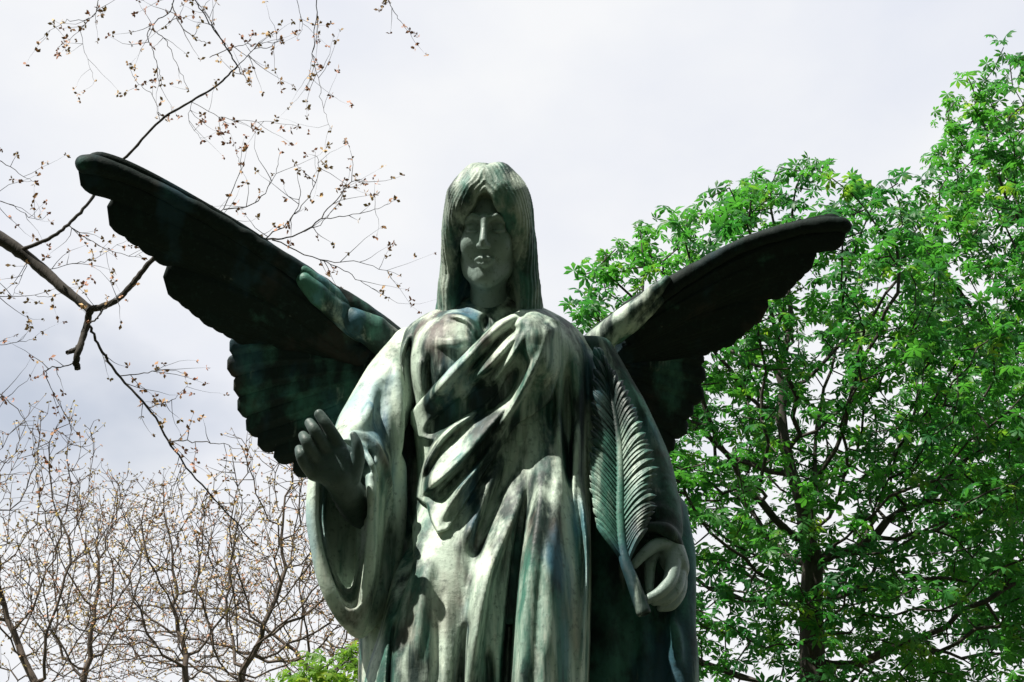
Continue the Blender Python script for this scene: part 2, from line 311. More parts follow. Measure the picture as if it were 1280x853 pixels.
# cloth of the gown: ridges and valleys
G = Folds(440, 800, 370, 1000)
for ln in [
    [(512, 410, .014, 5, 5), (502, 445, .016, 6, 5), (506, 485, .014, 6, 5), (515, 522, .010, 5, 5)], [(519, 412, -.014, 4, 4), (510, 450, -.018, 4, 5), (514, 490, -.016, 4, 4), (520, 520, -.01, 4, 4)],
    [(524, 440, .010, 6, 5), (526, 475, .014, 7, 5), (534, 512, .010, 6, 5)], [(537, 438, -.012, 5, 5), (536, 470, -.020, 6, 6), (540, 508, -.014, 5, 5)],
    [(552, 452, .008, 6, 6), (549, 480, .013, 6, 5), (545, 508, .010, 5, 5)], [(572, 462, -.010, 7, 6), (562, 488, -.020, 8, 7), (550, 512, -.014, 6, 6)], [(566, 420, .016, 26, 24), (566, 436, .018, 28, 24)],
    [(548, 394, .010, 6, 6), (576, 396, .016, 7, 6), (592, 408, .020, 7, 5), (602, 430, .014, 6, 5)], [(600, 392, -.01, 6, 6), (607, 404, -.034, 9, 8), (608, 424, -.028, 7, 6), (604, 438, -.01, 5, 5)], [(612, 396, .010, 4, 4), (618, 412, .012, 4, 4), (614, 424, .008, 4, 4)],
    [(720, 426, .010, 10, 7), (723, 470, .020, 12, 8), (724, 540, .022, 12, 8), (722, 610, .014, 10, 8)], [(709, 440, -.012, 7, 6), (710, 500, -.026, 9, 7), (710, 570, -.028, 9, 7), (714, 660, -.016, 7, 6)],
    [(699, 456, .008, 6, 5), (699, 510, .016, 8, 6), (700, 580, .012, 7, 6)], [(691, 450, -.010, 5, 5), (689, 500, -.018, 7, 6), (688, 560, -.010, 6, 6)], [(738, 426, .010, 8, 8), (742, 480, .016, 8, 8), (742, 560, .016, 8, 8), (741, 640, .010, 7, 7)],
    [(640, 500, .010, 12, 12), (636, 560, .010, 12, 12)], [(655, 520, -.008, 8, 8), (650, 560, -.012, 8, 8)],
    [(690, 556, .012, 16, 14), (690, 620, .034, 28, 24), (686, 700, .050, 38, 30), (684, 780, .056, 42, 34), (682, 880, .060, 46, 36), (680, 990, .06, 46, 36)],
    [(672, 562, .014, 8, 14), (675, 620, .038, 13, 28), (666, 690, .056, 16, 38), (657, 760, .062, 16, 42), (650, 870, .066, 16, 44), (643, 990, .066, 16, 44)],
    [(690, 580, -.006, 8, 8), (689, 630, -.010, 10, 10), (688, 690, -.004, 8, 8)], [(686, 800, -.004, 7, 7), (690, 860, -.016, 12, 12), (694, 940, -.02, 12, 12)],
    [(661, 602, -.02, 6, 5), (653, 645, -.045, 7, 6), (645, 700, -.060, 8, 7), (638, 770, -.070, 9, 8), (632, 860, -.08, 11, 9), (624, 980, -.08, 12, 10)],
    [(657, 598, .02, 12, 6), (646, 635, .036, 20, 7), (630, 675, .048, 26, 8), (613, 718, .054, 28, 9), (602, 765, .054, 26, 10), (594, 820, .050, 24, 10), (588, 890, .05, 24, 10)],
    [(634, 556, .008, 10, 10), (612, 605, .024, 15, 11), (594, 650, .028, 16, 11), (576, 694, .018, 14, 10)], [(648, 556, -.010, 8, 8), (627, 610, -.026, 11, 10), (604, 660, -.028, 12, 10), (588, 708, -.016, 10, 10)],
    [(722, 596, .016, 5, 5), (730, 645, .026, 6, 5), (734, 705, .028, 6, 5), (730, 780, .024, 6, 5), (722, 880, .02, 6, 5)], [(746, 610, -.03, 8, 20), (748, 700, -.08, 11, 26), (746, 790, -.09, 12, 30), (740, 890, -.09, 12, 34), (736, 990, -.09, 12, 34)],
    [(588, 765, -.010, 7, 7), (579, 815, -.036, 12, 9), (570, 900, -.046, 15, 10)], [(607, 800, -.010, 6, 6), (612, 850, -.034, 10, 8), (607, 920, -.036, 10, 8)], [(496, 765, -.012, 4, 4), (489, 820, -.022, 5, 4), (485, 900, -.022, 5, 4)],
    [(540, 690, .010, 14, 10), (526, 760, .018, 18, 14), (514, 850, .016, 18, 14)], [(552, 720, -.006, 10, 10), (548, 790, -.014, 12, 10), (545, 880, -.016, 12, 10)],
]: G.line(ln)
# mantle thrown across the breast: outline, then its pleats
MP = [(682, 386), (650, 386), (620, 402), (590, 432), (560, 462), (530, 494), (512, 515), (512, 530), (522, 548), (540, 552), (531, 574), (523, 600), (519, 623), (532, 632), (538, 652), (546, 668), (560, 664), (578, 638), (602, 600), (626, 562), (646, 532), (668, 520), (690, 500), (702, 460), (704, 424), (700, 400)]
Mf = Folds(440, 800, 370, 1000)
for ln in [
    [(700, 402, .010, 10, 10), (668, 393, .022, 12, 14), (640, 396, .032, 12, 15), (614, 416, .036, 12, 16), (590, 442, .038, 12, 17), (564, 470, .036, 12, 15), (541, 496, .032, 11, 13), (520, 523, .022, 9, 11)],
    [(668, 406, .014, 10, 12), (640, 426, .038, 12, 12), (614, 454, .046, 13, 11), (594, 473, .036, 12, 9), (572, 490, .016, 9, 8)],
    [(660, 404, -.006, 5, 5), (630, 420, -.018, 5, 6), (602, 448, -.020, 5, 6), (576, 476, -.012, 5, 5)],
    [(662, 410, .040, 20, 14), (648, 432, .048, 15, 10), (634, 454, .042, 11, 7), (620, 472, .028, 8, 6), (608, 486, .012, 6, 5)],
    [(664, 406, .046, 34, 30), (669, 424, .054, 38, 34), (676, 452, .044, 34, 30), (682, 490, .020, 24, 24)],
    [(684, 414, .044, 22, 18), (674, 446, .054, 17, 12), (658, 478, .054, 12, 9), (641, 508, .054, 11, 9), (622, 540, .053, 11, 9), (600, 574, .052, 11, 9), (578, 608, .048, 11, 9), (558, 638, .042, 10, 8), (544, 662, .030, 8, 7)],
    [(640, 502, .030, 10, 5), (614, 533, .046, 22, 6), (591, 560, .054, 34, 6), (566, 585, .056, 38, 6), (543, 605, .050, 28, 6), (521, 622, .034, 12, 5)],
    [(594, 516, .020, 5, 6), (566, 535, .040, 6, 7), (546, 557, .046, 6, 7), (532, 582, .046, 6, 8), (526, 608, .036, 5, 6)],
    [(600, 545, .030, 5, 5), (578, 566, .052, 6, 6), (556, 590, .050, 6, 6), (536, 610, .036, 5, 5)],
    [(636, 472, -.016, 10, 10), (606, 494, -.036, 18, 14), (574, 514, -.040, 20, 14), (548, 532, -.034, 15, 12), (528, 552, -.020, 10, 10)],
    [(652, 450, -.010, 7, 7), (638, 477, -.026, 10, 8), (623, 500, -.026, 10, 8), (604, 520, -.014, 8, 8)],
    [(644, 508, -.016, 5, 5), (617, 548, -.040, 8, 7), (592, 581, -.046, 9, 8), (566, 607, -.046, 9, 8), (536, 632, -.036, 8, 8)],
    [(584, 552, -.006, 7, 7), (564, 572, -.012, 8, 8), (546, 596, -.008, 6, 6)], [(598, 470, .006, 5, 5), (580, 500, .014, 5, 5), (560, 518, .008, 4, 4)],
]: Mf.line(ln, ends=(0, 1) if ln[0][2] > 0.009 else (1, 1))
MK = Mf.mask(MP, 2.2); MKw = Mf.mask(MP, 8.0)
front = lambda y: np.clip((0.10 - y) / .12, 0, 1)
GH = (G.hi + G.lo) * (1 - .85 * MKw)
g.relief(lambda x, y, z: -front(y) * G.sample(GH, x, y, z), 0.13)
def gown_fine(x, y, z):
    a = np.clip((2.95 - z) / .25, 0, 1) * np.clip(.4 + ripple(x + 7, y, z * .5), 0, 1); w = x + 0.10 * (z - 2.6) + 0.05 * ripple(x, y, z * .35)
    return -0.003 * a * np.abs(np.sin(w * math.pi / 0.085)) + 0.004 * folds_noise(x * 1.6, y, z * 0.5) + 0.002 * fine_noise(x, y, z * 0.4)
g.relief(gown_fine, 0.016)
# deep hollow between sleeve and body
g.draw([(514, 500, .016), (511, 560, .026), (512, 620, .032), (505, 700, .036), (490, 760, .032)], 0.03, D)
obj('gown', g.skin('gown'), B_GOWN, statue)
m = Grid((-0.42, -0.62, 2.35), (0.34, 0.2, 3.5), 0.004)
def tri(F, X, Y, Z):
    q = [np.clip((v - o) / g.h, 0, n - 1.001) for v, o, n in zip((X, Y, Z), g.lo, g.n)]; i = [v.astype(int) for v in q]; t = [v - w for v, w in zip(q, i)]; r = 0
    for a_ in (0, 1):
        for b_ in (0, 1):
            for c_ in (0, 1): r = r + F[i[0] + a_, i[1] + b_, i[2] + c_] * (t[0] if a_ else 1 - t[0]) * (t[1] if b_ else 1 - t[1]) * (t[2] if c_ else 1 - t[2])
    return r
nn = [np.clip(np.rint((m.ax[i] - g.lo[i]) / g.h).astype(int), 0, g.n[i] - 1) for i in range(3)]
MB = g.ref[np.ix_(*nn)]; m.d = np.maximum(MB + .05, -.2).astype(np.float32); J = np.nonzero((np.abs(MB) < .10) & (m.ax[1] < .06)[None, :, None])
mx, my, mz = m.ax[0][J[0]], m.ax[1][J[1]], m.ax[2][J[2]]
rise = -0.035 + (0.053 + Mf.hi + Mf.lo) * MK
m.d[J] = tri(g.ref, mx, my, mz) - (Mf.sample(rise, mx, my, mz) * front(my) - .05 * (1 - front(my)))
m.relief(lambda x, y, z: 0.0035 * folds_noise(x * 1.4, y, z * 0.8) + 0.002 * fine_noise(x, y, z * 0.6), .014)
obj('mantle', m.skin('mantle'), B_GOWN, statue)

# wide hanging sleeve of the raised arm
s = Grid((-0.78, -0.62, 2.25), (-0.18, 0.26, 3.42), H)
s.free([(512, 436, .02, .066), (494, 472, -.02, .090), (472, 515, -.07, .098), (454, 558, -.13, .098), (442, 600, -.2, .098)], 0.03)
s.free([(450, 590, -.08, .115), (449, 660, -.08, .112), (447, 715, -.08, .095), (447, 760, -.08, .062), (449, 785, -.08, .030)], 0.04)
s.free([(437, 588, -.22, .105), (434, 660, -.22, .102), (436, 715, -.22, .086), (441, 756, -.22, .055), (446, 783, -.22, .028)], 0.04)
s.free([(430, 590, -.30, .096), (428, 660, -.30, .094), (431, 712, -.30, .078), (438, 752, -.30, .050), (445, 781, -.28, .026)], 0.03)
s.free([(482, 590, -.08, .06), (484, 660, -.09, .055), (475, 730, -.10, .04), (460, 778, -.12, .02)], 0.04)
for yy, sc_ in ((-.08, .60), (-.14, .74), (-.20, .84), (-.26, .92), (-.32, 1.0), (-.38, 1.06), (-.46, 1.15)):
    s.free([(430, 584, yy, .074 * sc_), (427, 650, yy, .076 * sc_), (430, 705, yy, .060 * sc_), (437, 748, yy, .030 * sc_)], 0.015, 'sub')
s.snap()
s.free([(391, 598, -.33, .014), (391, 640, -.35, .018), (397, 690, -.35, .019), (410, 736, -.34, .019), (428, 770, -.31, .019), (446, 788, -.27, .017)], 0.02)
s.free([(462, 598, -.33, .012), (465, 640, -.33, .012), (464, 690, -.33, .013), (460, 735, -.31, .015), (454, 768, -.29, .016), (446, 788, -.27, .016)], 0.02)
s.draw([(424, 548, .018, .008), (446, 546, .018, .012), (468, 558, .016, .010), (484, 590, .014, .006), (488, 630, .012, .0)], 0.016)
s.draw([(430, 566, .012), (452, 566, .016), (470, 584, .018), (478, 620, .016)], 0.016, 'sub')
s.draw([(440, 584, .014, .008), (456, 588, .014, .010), (464, 610, .012, .008), (466, 640, .008, .004)], 0.014)
s.draw([(420, 556, .010, .010), (440, 556, .012, .012), (460, 572, .012, .012), (474, 604, .010, .008)], 0.010)
s.draw([(470, 500, .02, .004), (452, 530, .018, .006), (430, 545, .012, .004)], 0.03)
s.draw([(492, 440, .014, .006), (498, 490, .016, .008), (498, 545, .016, .006), (492, 590, .010, .0)], 0.02)
s.draw([(480, 480, .010), (476, 520, .014), (486, 560, .010)], 0.03, 'sub')
s.draw([(488, 650, .012), (484, 700, .014), (470, 750, .010)], 0.02, 'sub')
s.relief(lambda x, y, z: 0.004 * folds_noise(x * 1.3 + 3, y, z * 0.6) + 0.002 * fine_noise(x, y, z * 0.5))
obj('sleeve', s.skin('sleeve'), B_SLEEVE, statue)

# sleeve and falling cloth of the lowered arm
s = Grid((0.18, -0.42, 1.9), (0.68, 0.34, 3.3), H)
s.free([(738, 448, .03, .085), (772, 520, .02, .095), (800, 580, .0, .09), (818, 630, -.05, .075), (828, 664, -.09, .058)], 0.03)
s.free([(842, 640, .0, .045), (850, 700, -.0, .05), (848, 780, .0, .055), (844, 860, .0, .07), (836, 960, .0, .08)], 0.03)
s.free([(800, 690, .04, .07), (806, 780, .04, .085), (806, 870, .04, .095), (806, 960, .03, .1)], 0.04)
s.free([(768, 640, .06, .05), (770, 740, .05, .07), (772, 860, .04, .085), (776, 960, .03, .09)], 0.04)
s.free([(750, 470, .09, .055), (753, 600, .09, .07), (753, 720, .09, .08), (753, 860, .08, .09), (755, 960, .08, .09)], 0.04)
s.snap()
s.free([(800, 668, -.16, .014), (812, 660, -.17, .018), (830, 662, -.16, .020), (844, 676, -.13, .018), (852, 700, -.09, .014)], 0.014)
s.free([(806, 640, -.12, .012), (826, 640, -.12, .018), (842, 656, -.10, .016)], 0.014)
s.draw([(838, 770, .012, .01), (846, 800, .016, .014), (850, 840, .012, .008)], 0.02)
s.draw([(786, 700, .012), (788, 780, .02), (788, 880, .024)], 0.025, 'sub')
s.draw([(824, 740, .010), (826, 800, .018), (826, 880, .02)], 0.025, 'sub')
s.draw([(796, 500, .012), (812, 560, .014), (826, 610, .010)], 0.02, 'sub')
s.relief(lambda x, y, z: 0.004 * folds_noise(x * 1.6, y + 2, z * 0.5) + 0.002 * fine_noise(x, y, z * 0.5))
obj('sleeve', s.skin('sleeve'), B_CLOAK, statue)

# hands: palm and five separate fingers each
def hand(name, palm, fingers, lo, hi, mat):
    q = Grid(lo, hi, 0.003)
    for st in palm: q.free(st, 0.03, n=5)
    for st in fingers: q.free(st, 0.005, n=5)
    return obj(name, q.skin(name), mat, statue)
hand('hand', [[(464, 640, -.06, .060), (450, 634, -.18, .056), (436, 618, -.32, .047), (424, 596, -.38, .046)], [(418, 572, -.40, .034), (404, 582, -.405, .032), (396, 590, -.40, .028)], [(430, 570, -.395, .030), (424, 590, -.39, .038)]],
     [[(427, 564, -.40, .021), (418, 547, -.43, .0185), (408, 531, -.452, .0165), (399, 518, -.456, .0142)],
      [(414, 570, -.405, .021), (402, 553, -.445, .0185), (393, 538, -.468, .0165), (387, 529, -.452, .0142)],
      [(402, 580, -.405, .020), (390, 565, -.450, .0178), (383, 552, -.470, .0160), (379, 545, -.452, .0138)],
      [(391, 592, -.40, .019), (381, 580, -.440, .0165), (376, 569, -.455, .0150), (374, 562, -.440, .0128)],
      [(440, 596, -.385, .026), (447, 574, -.415, .020), (446, 556, -.435, .0150), (442, 544, -.44, .0100)]],
     (-0.80, -0.56, 2.60), (-0.33, 0.02, 3.15), B_HAND_SHADED)
hand('hand', [[(826, 652, -0.050, .046), (834, 678, -0.090, .040), (842, 700, -0.120, .036)], [(838, 690, -0.110, .034), (848, 712, -0.110, .030)]],
     [[(836, 682, -0.130, .024), (820, 682, -0.160, .020), (806, 692, -0.185, .0165), (793, 706, -0.195, .0125)],
      [(842, 700, -0.140, .024), (838, 724, -0.175, .020), (826, 740, -0.200, .0165), (805, 752, -0.210, .0130)],
      [(848, 708, -0.115, .023), (846, 732, -0.150, .020), (834, 748, -0.175, .0165), (818, 752, -0.185, .0130)],
      [(850, 712, -0.100, .022), (850, 738, -0.125, .019), (840, 756, -0.150, .0155), (826, 760, -0.160, .0120)],
      [(824, 676, -0.110, .020), (814, 700, -0.135, .0175), (812, 722, -0.155, .0145), (812, 738, -0.165, .0115)]],
     (0.28, -0.36, 2.35), (0.64, 0.02, 3.0), B_SKIN)

# head, modelled upright in its own frame, then bowed and set on the neck
HS = 1.42
HC = at(611, 292, -0.15)
HR = Matrix.Rotation(math.radians(-5), 3, 'Z') @ Matrix.Rotation(math.radians(16), 3, 'X') @ Matrix.Rotation(math.radians(2), 3, 'Y')
def place_head(me):
    co = np.zeros(len(me.vertices) * 3, np.float32); me.vertices.foreach_get('co', co); co = co.reshape(-1, 3)
    co = (co * HS * np.array([.85, 1, 1])) @ np.array(HR).T + HC; me.vertices.foreach_set('co', co.astype(np.float32).ravel()); me.update(); return me
hd = Grid((-0.11, -0.165, -0.26), (0.11, 0.14, 0.15), 0.0022)
hd.ell((0, 0.02, 0.035), (.078, .095, .085), .03); hd.ell((0, -.026, -.028), (.067, .073, .098), .03)
hd.stroke([(0, -.072, -.104), (0, -.075, -.110)], [.020, .018], .028)
for sg in (-1, 1):
    hd.stroke([(sg * .060, .0, -.05), (sg * .046, -.03, -.090), (sg * .014, -.064, -.110)], [.012, .014, .013], .03)
    hd.ell((sg * .040, -.068, -.036), (.022, .022, .024), .025)
    hd.stroke([(sg * .010, -.0965, .014), (sg * .030, -.0960, .021), (sg * .054, -.076, .013)], [.006, .0075, .006], .016)
    hd.ell((sg * .033, -.102, -.003), (.020, .014, .011), .012, 'sub')
    hd.ell((sg * .033, -.0765, -.004), (.0165, .0160, .0140), .005)
    hd.stroke([(sg * .016, -.0875, -.007), (sg * .025, -.0940, -.0120), (sg * .036, -.0945, -.0135), (sg * .050, -.082, -.008)], [.0022, .0030, .0030, .0022], .002)
    hd.stroke([(sg * .016, -.0905, -.0105), (sg * .026, -.0960, -.0160), (sg * .037, -.0960, -.0172), (sg * .050, -.0845, -.0115)], [.0012, .0016, .0016, .0012], .0025, 'sub')
    hd.stroke([(sg * .016, -.0890, .0040), (sg * .030, -.0945, .0085), (sg * .048, -.0835, .0050)], [.0012, .0018, .0012], .003, 'sub')
    hd.ell((sg * .0115, -.1085, -.0470), (.0072, .010, .0066), .006)
    hd.stroke([(sg * .024, -.0895, -.0740), (sg * .011, -.0975, -.0715), (0, -.0985, -.0725)], [.0024, .0050, .0046], .005)
    hd.stroke([(sg * .021, -.0880, -.0785), (sg * .009, -.0945, -.0830), (0, -.0955, -.0840)], [.0024, .0056, .0064], .005)
    hd.stroke([(sg * .026, -.0930, -.0760), (sg * .010, -.1035, -.0772), (0, -.1045, -.0770)], [.0010, .0013, .0013], .003, 'sub')
hd.stroke([(0, -.0965, .016), (0, -.107, -.010), (0, -.1205, -.039), (0, -.1190, -.0465)], [.0080, .0080, .0100, .0090], .009)
hd.stroke([(0, -.1030, -.058), (0, -.1030, -.066)], [.0022, .0022], .007, 'sub')
hd.stroke([(0, .0, -.09), (0, .015, -.17), (0, .03, -.25)], [.046, .048, .058], .02)
head = obj('head', place_head(hd.skin('head')), B_SKIN, statue)
hr = Grid((-0.18, -0.19, -0.27), (0.18, 0.19, 0.19), 0.0026)
hr.ell((0, .02, .04), (.100, .115, .102), .03)
for sg in (-1, 1):
    hr.ell((sg * .026, -.004, .054), (.082, .088, .090), .04)
    hr.stroke([(sg * .012, -.070, .112), (sg * .040, -.088, .082), (sg * .068, -.082, .044), (sg * .087, -.052, .004), (sg * .094, -.022, -.050), (sg * .092, -.008, -.095), (sg * .101, -.016, -.130), (sg * .098, -.018, -.170), (sg * .114, -.026, -.215)], [.019, .020, .020, .020, .021, .020, .019, .017, .008], .025)
    hr.stroke([(sg * .036, -.044, .120), (sg * .074, -.056, .074), (sg * .090, -.032, .0), (sg * .094, .002, -.07), (sg * .104, .0, -.115), (sg * .102, .0, -.16), (sg * .122, .0, -.21)], [.026, .030, .028, .025, .025, .022, .010], .022)
    hr.stroke([(sg * .06, .03, .07), (sg * .086, .02, -.02), (sg * .090, .03, -.10), (sg * .108, .03, -.17), (sg * .128, .03, -.22)], [.03, .036, .036, .034, .018], .03)
hr.stroke([(0, .07, .05), (0, .09, -.05), (0, .08, -.14), (0, .07, -.22)], [.07, .07, .075, .07], .04)
hr.stroke([(0, -.160, .084), (0, -.155, .052), (0, -.15, .005), (0, -.13, -.06), (0, -.11, -.15), (0, -.11, -.25)], [.006, .032, .060, .078, .078, .072], .008, 'sub')
hr.stroke([(0, -.09, .05), (0, -.085, -.01), (0, -.06, -.08), (0, -.05, -.2)], [.024, .054, .066, .062], .008, 'sub')
hr.stroke([(0, -.118, .098), (0, -.092, .138), (0, -.03, .151), (0, .05, .146)], [.003, .003, .003, .003], .008, 'sub')
hn = vnoise(8, 14.0); hn2 = vnoise(9, 30.0)
def strands(x, y, z):
    w = np.abs(x) - np.interp(z, [-.06, -.02, .02, .06, .10, .13], [.076, .070, .060, .036, .004, 0]) + .9 * (y + .1) + .005 * hn(x, y, z * .3)      # locks run beside the parting's arch
    return (0.0011 + 0.0009 * hn2(x, y, z * .2)) * np.sin(w * 2 * math.pi / 0.0150) + 0.0005 * np.sin(w * 2 * math.pi / 0.0078 + 1.3) + 0.0014 * hn(x, y, z * 0.4)
hr.relief(strands, 0.02)
obj('hair', place_head(hr.skin('hair')), B_HAIR, statue)

# wings: a leading arm and overlapping blade feathers
def blade(name, P, W, thick, N, mat, parent, bow=0.12):
    """closed feather: centre line P, half widths W, front normal N"""
    P = np.asarray(P); n = len(P); T = np.gradient(P, axis=0); T /= np.linalg.norm(T, axis=1)[:, None]
    S = np.cross(T, N); S /= np.linalg.norm(S, axis=1)[:, None]; Nn = np.cross(S, T); cs = np.array([-1, -.82, -.45, -.10, 0, .10, .45, .82, 1.0])
    V, m_ = [], len(cs)
    for i in range(n):
        for side in (1, -1):
            for c in cs:
                t = thick * (1 - abs(c) ** 2.5 * 0.85) * (1 if side == 1 else 0.8)
                rach = thick * 0.55 * math.exp(-(c / 0.10) ** 2) * (1 - i / n) if side == 1 else 0
                V.append(P[i] + S[i] * (W[i] * c) + Nn[i] * (side * t * 0.5 + rach - bow * W[i] * c * c))
    Fc = []
    for i in range(n - 1):
        a, b = i * 2 * m_, (i + 1) * 2 * m_
        for j in range(m_ - 1):
            Fc.append((a + j, a + j + 1, b + j + 1, b + j)); Fc.append((a + m_ + j + 1, a + m_ + j, b + m_ + j, b + m_ + j + 1))
        Fc.append((a, b, b + m_, a + m_)); Fc.append((a + m_ - 1, a + 2 * m_ - 1, b + 2 * m_ - 1, b + m_ - 1))
    for j in range(m_ - 1):
        Fc.append((j + 1, j, m_ + j, m_ + j + 1)); e = (n - 1) * 2 * m_; Fc.append((e + j, e + j + 1, e + m_ + j + 1, e + m_ + j))
    return obj(name, new_mesh(name, V, Fc), mat, parent)
def feather(parent, pts, w, Yf, N, layer, mat, thick=0.016, taper=0.75):
    """pts: px, py along the quill from root to tip; w: half width in px"""
    Q = spline(pts, 8); n = len(Q); t = np.linspace(0, 1, n)
    P = np.array([at(q[0], q[1], Yf(q[0], q[1]) - layer) for q in Q])
    W = w * 0.0026 * (taper + (1 - taper) * t) * np.sqrt(np.clip(1 - np.clip((t - 0.86) / 0.145, 0, 1) ** 2, 0, 1)); W[-1] = 0.003
    return blade('feather', P, W, thick, N, mat, parent)
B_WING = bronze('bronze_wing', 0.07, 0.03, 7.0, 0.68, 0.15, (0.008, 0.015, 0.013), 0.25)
B_COVERT_D = bronze('bronze_covert_dark', 0.20, 0.14, 8.7, 0.5, 0.3)
B_COVERT_LIT = bronze('bronze_covert_lit', 0.30, 0.16, 8.0, 0.5, 0.3)  # right wing's coverts made paler; the sunlight on them is in the colour
B_SECOND = bronze('bronze_secondaries', 0.14, 0.13, 8.4, 0.6, 0.2, (0.008, 0.016, 0.014), 0.4)
def between(F, pairs, n=3):
    R_ = []
    for i, f in enumerate(F):
        R_.append(f)
        if i in pairs:
            for k in range(1, n):
                t = k / n; A1, A2 = spline(f[0], 6), spline(F[i + 1][0], 6); u = np.linspace(0, 1, 6)
                r1, r2 = (np.array([[np.interp(v, np.linspace(0, 1, len(a)), a[:, j]) for j in (0, 1)] for v in u]) for a in (A1, A2)); R_.append(([tuple(x) for x in r1 * (1 - t) + r2 * t], f[1] * (1 - t) + F[i + 1][1] * t))
    return R_
def wing(arm, Yf, N, primaries, secondaries, coverts):
    w = Grid(np.min([at(p[0], p[1], Yf(p[0], p[1])) for p in arm], 0) - 0.16, np.max([at(p[0], p[1], Yf(p[0], p[1])) for p in arm], 0) + 0.16, 0.006)
    w.free([(p[0], p[1], Yf(p[0], p[1]) - 0.004, p[2]) for p in arm], 0.02)
    w.relief(lambda x, y, z: 0.004 * fine_noise(x, y, z))
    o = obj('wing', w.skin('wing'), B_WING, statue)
    pr = between(primaries, (1, 3, 4))
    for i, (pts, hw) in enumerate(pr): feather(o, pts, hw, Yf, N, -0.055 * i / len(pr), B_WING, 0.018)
    for i, (pts, hw) in enumerate(secondaries): feather(o, pts, hw, Yf, N, -0.060 + 0.009 * i, B_SECOND, 0.020)
    for st in coverts:
        C_ = [(p[0], p[1], Yf(p[0], p[1]) - p[3], p[2]) for p in st]; W_ = np.array([at(*c_[:3]) for c_ in C_])
        cg = Grid(W_.min(0) - .09, W_.max(0) + .09, .005); cg.free(C_, .02); cg.relief(lambda x, y, z: 0.004 * fine_noise(x, y, z)); obj('covert_feather', cg.skin('covert_feather'), B_COVERT_LIT if arm[0][0] > 600 else B_COVERT_D, o)
    return o
YL = lambda px, py: 0.22 + 0.00155 * (py - 430) - 0.00035 * (480 - px)
NL = np.array([0.15, -0.85, -0.5]); NL /= np.linalg.norm(NL)
wing([(486, 424, .055), (455, 396, .045), (425, 376, .04), (392, 353, .034), (350, 324, .030), (300, 294, .027), (250, 264, .025), (200, 238, .025), (150, 216, .027), (118, 207, .031), (106, 206, .030)],
     YL, NL,
     [([(420, 400), (330, 325), (230, 266), (150, 226), (98, 212)], 28),
      ([(440, 420), (350, 354), (260, 304), (190, 272), (134, 258)], 34),
      ([(448, 428), (360, 372), (280, 330), (225, 306), (186, 306)], 30),
      ([(455, 436), (380, 400), (310, 370), (255, 350), (204, 346)], 34),
      ([(460, 440), (395, 420), (335, 400), (290, 386), (246, 380)], 30),
      ([(462, 444), (405, 430), (355, 416), (320, 408), (286, 408)], 26)],
     [([(470, 440), (400, 432), (340, 430), (305, 434), (287, 438)], 15),
      ([(475, 450), (400, 448), (340, 450), (305, 456), (284, 461)], 16),
      ([(475, 460), (410, 464), (350, 472), (315, 481), (292, 487)], 17),
      ([(478, 470), (415, 480), (355, 494), (320, 505), (297, 512)], 17),
      ([(480, 480), (420, 498), (365, 516), (332, 528), (308, 537)], 17),
      ([(482, 490), (430, 515), (380, 537), (348, 548), (322, 556)], 16),
      ([(484, 500), (440, 530), (400, 552), (370, 564), (342, 571)], 15),
      ([(486, 510), (450, 545), (415, 570), (390, 582), (366, 588)], 14)],
     [[(452, 412, .044, .020), (422, 388, .040, .030), (396, 366, .034, .034), (380, 350, .026, .034)], [(490, 434, .056, .03), (468, 416, .056, .04), (448, 404, .046, .044), (440, 398, .036, .044)], [(456, 400, .03, .012), (425, 376, .030, .016), (398, 354, .026, .016), (378, 340, .022, .014)]])
YR = lambda px, py: 0.24 + 0.0017 * (py - 430) + 0.00015 * (px - 740)
NR = np.array([0.05, -0.85, -0.5]); NR /= np.linalg.norm(NR)
wing([(738, 436, .05), (765, 410, .042), (800, 382, .036), (836, 360, .030), (880, 332, .026), (930, 306, .024), (980, 290, .024), (1020, 282, .026), (1048, 281, .027), (1056, 284, .024)],
     YR, NR,
     [([(800, 400), (870, 352), (950, 312), (1020, 294), (1058, 289)], 25),
      ([(790, 412), (860, 372), (930, 336), (985, 320), (1020, 318)], 28),
      ([(780, 424), (850, 390), (915, 360), (955, 350), (990, 350)], 28),
      ([(778, 434), (840, 406), (895, 388), (930, 380), (960, 384)], 28),
      ([(772, 440), (830, 424), (872, 412), (900, 410), (926, 416)], 26),
      ([(770, 445), (820, 436), (855, 430), (880, 432)], 22)],
     [([(760, 450), (810, 445), (850, 445), (880, 452)], 16), ([(758, 455), (810, 458), (850, 464), (882, 474)], 16), ([(756, 460), (800, 472), (845, 486), (880, 498)], 16),
      ([(755, 470), (800, 488), (840, 506), (866, 518)], 16), ([(755, 480), (795, 503), (832, 526), (858, 542)], 16), ([(752, 490), (785, 520), (818, 546), (842, 562)], 15), ([(750, 500), (775, 535), (800, 562), (826, 582)], 15)],
     [[(738, 438, .05, .03), (766, 412, .044, .036), (794, 388, .034, .036), (818, 366, .024, .03), (834, 350, .014, .02)], [(770, 420, .03, .03), (800, 396, .028, .034), (822, 376, .020, .03)]])
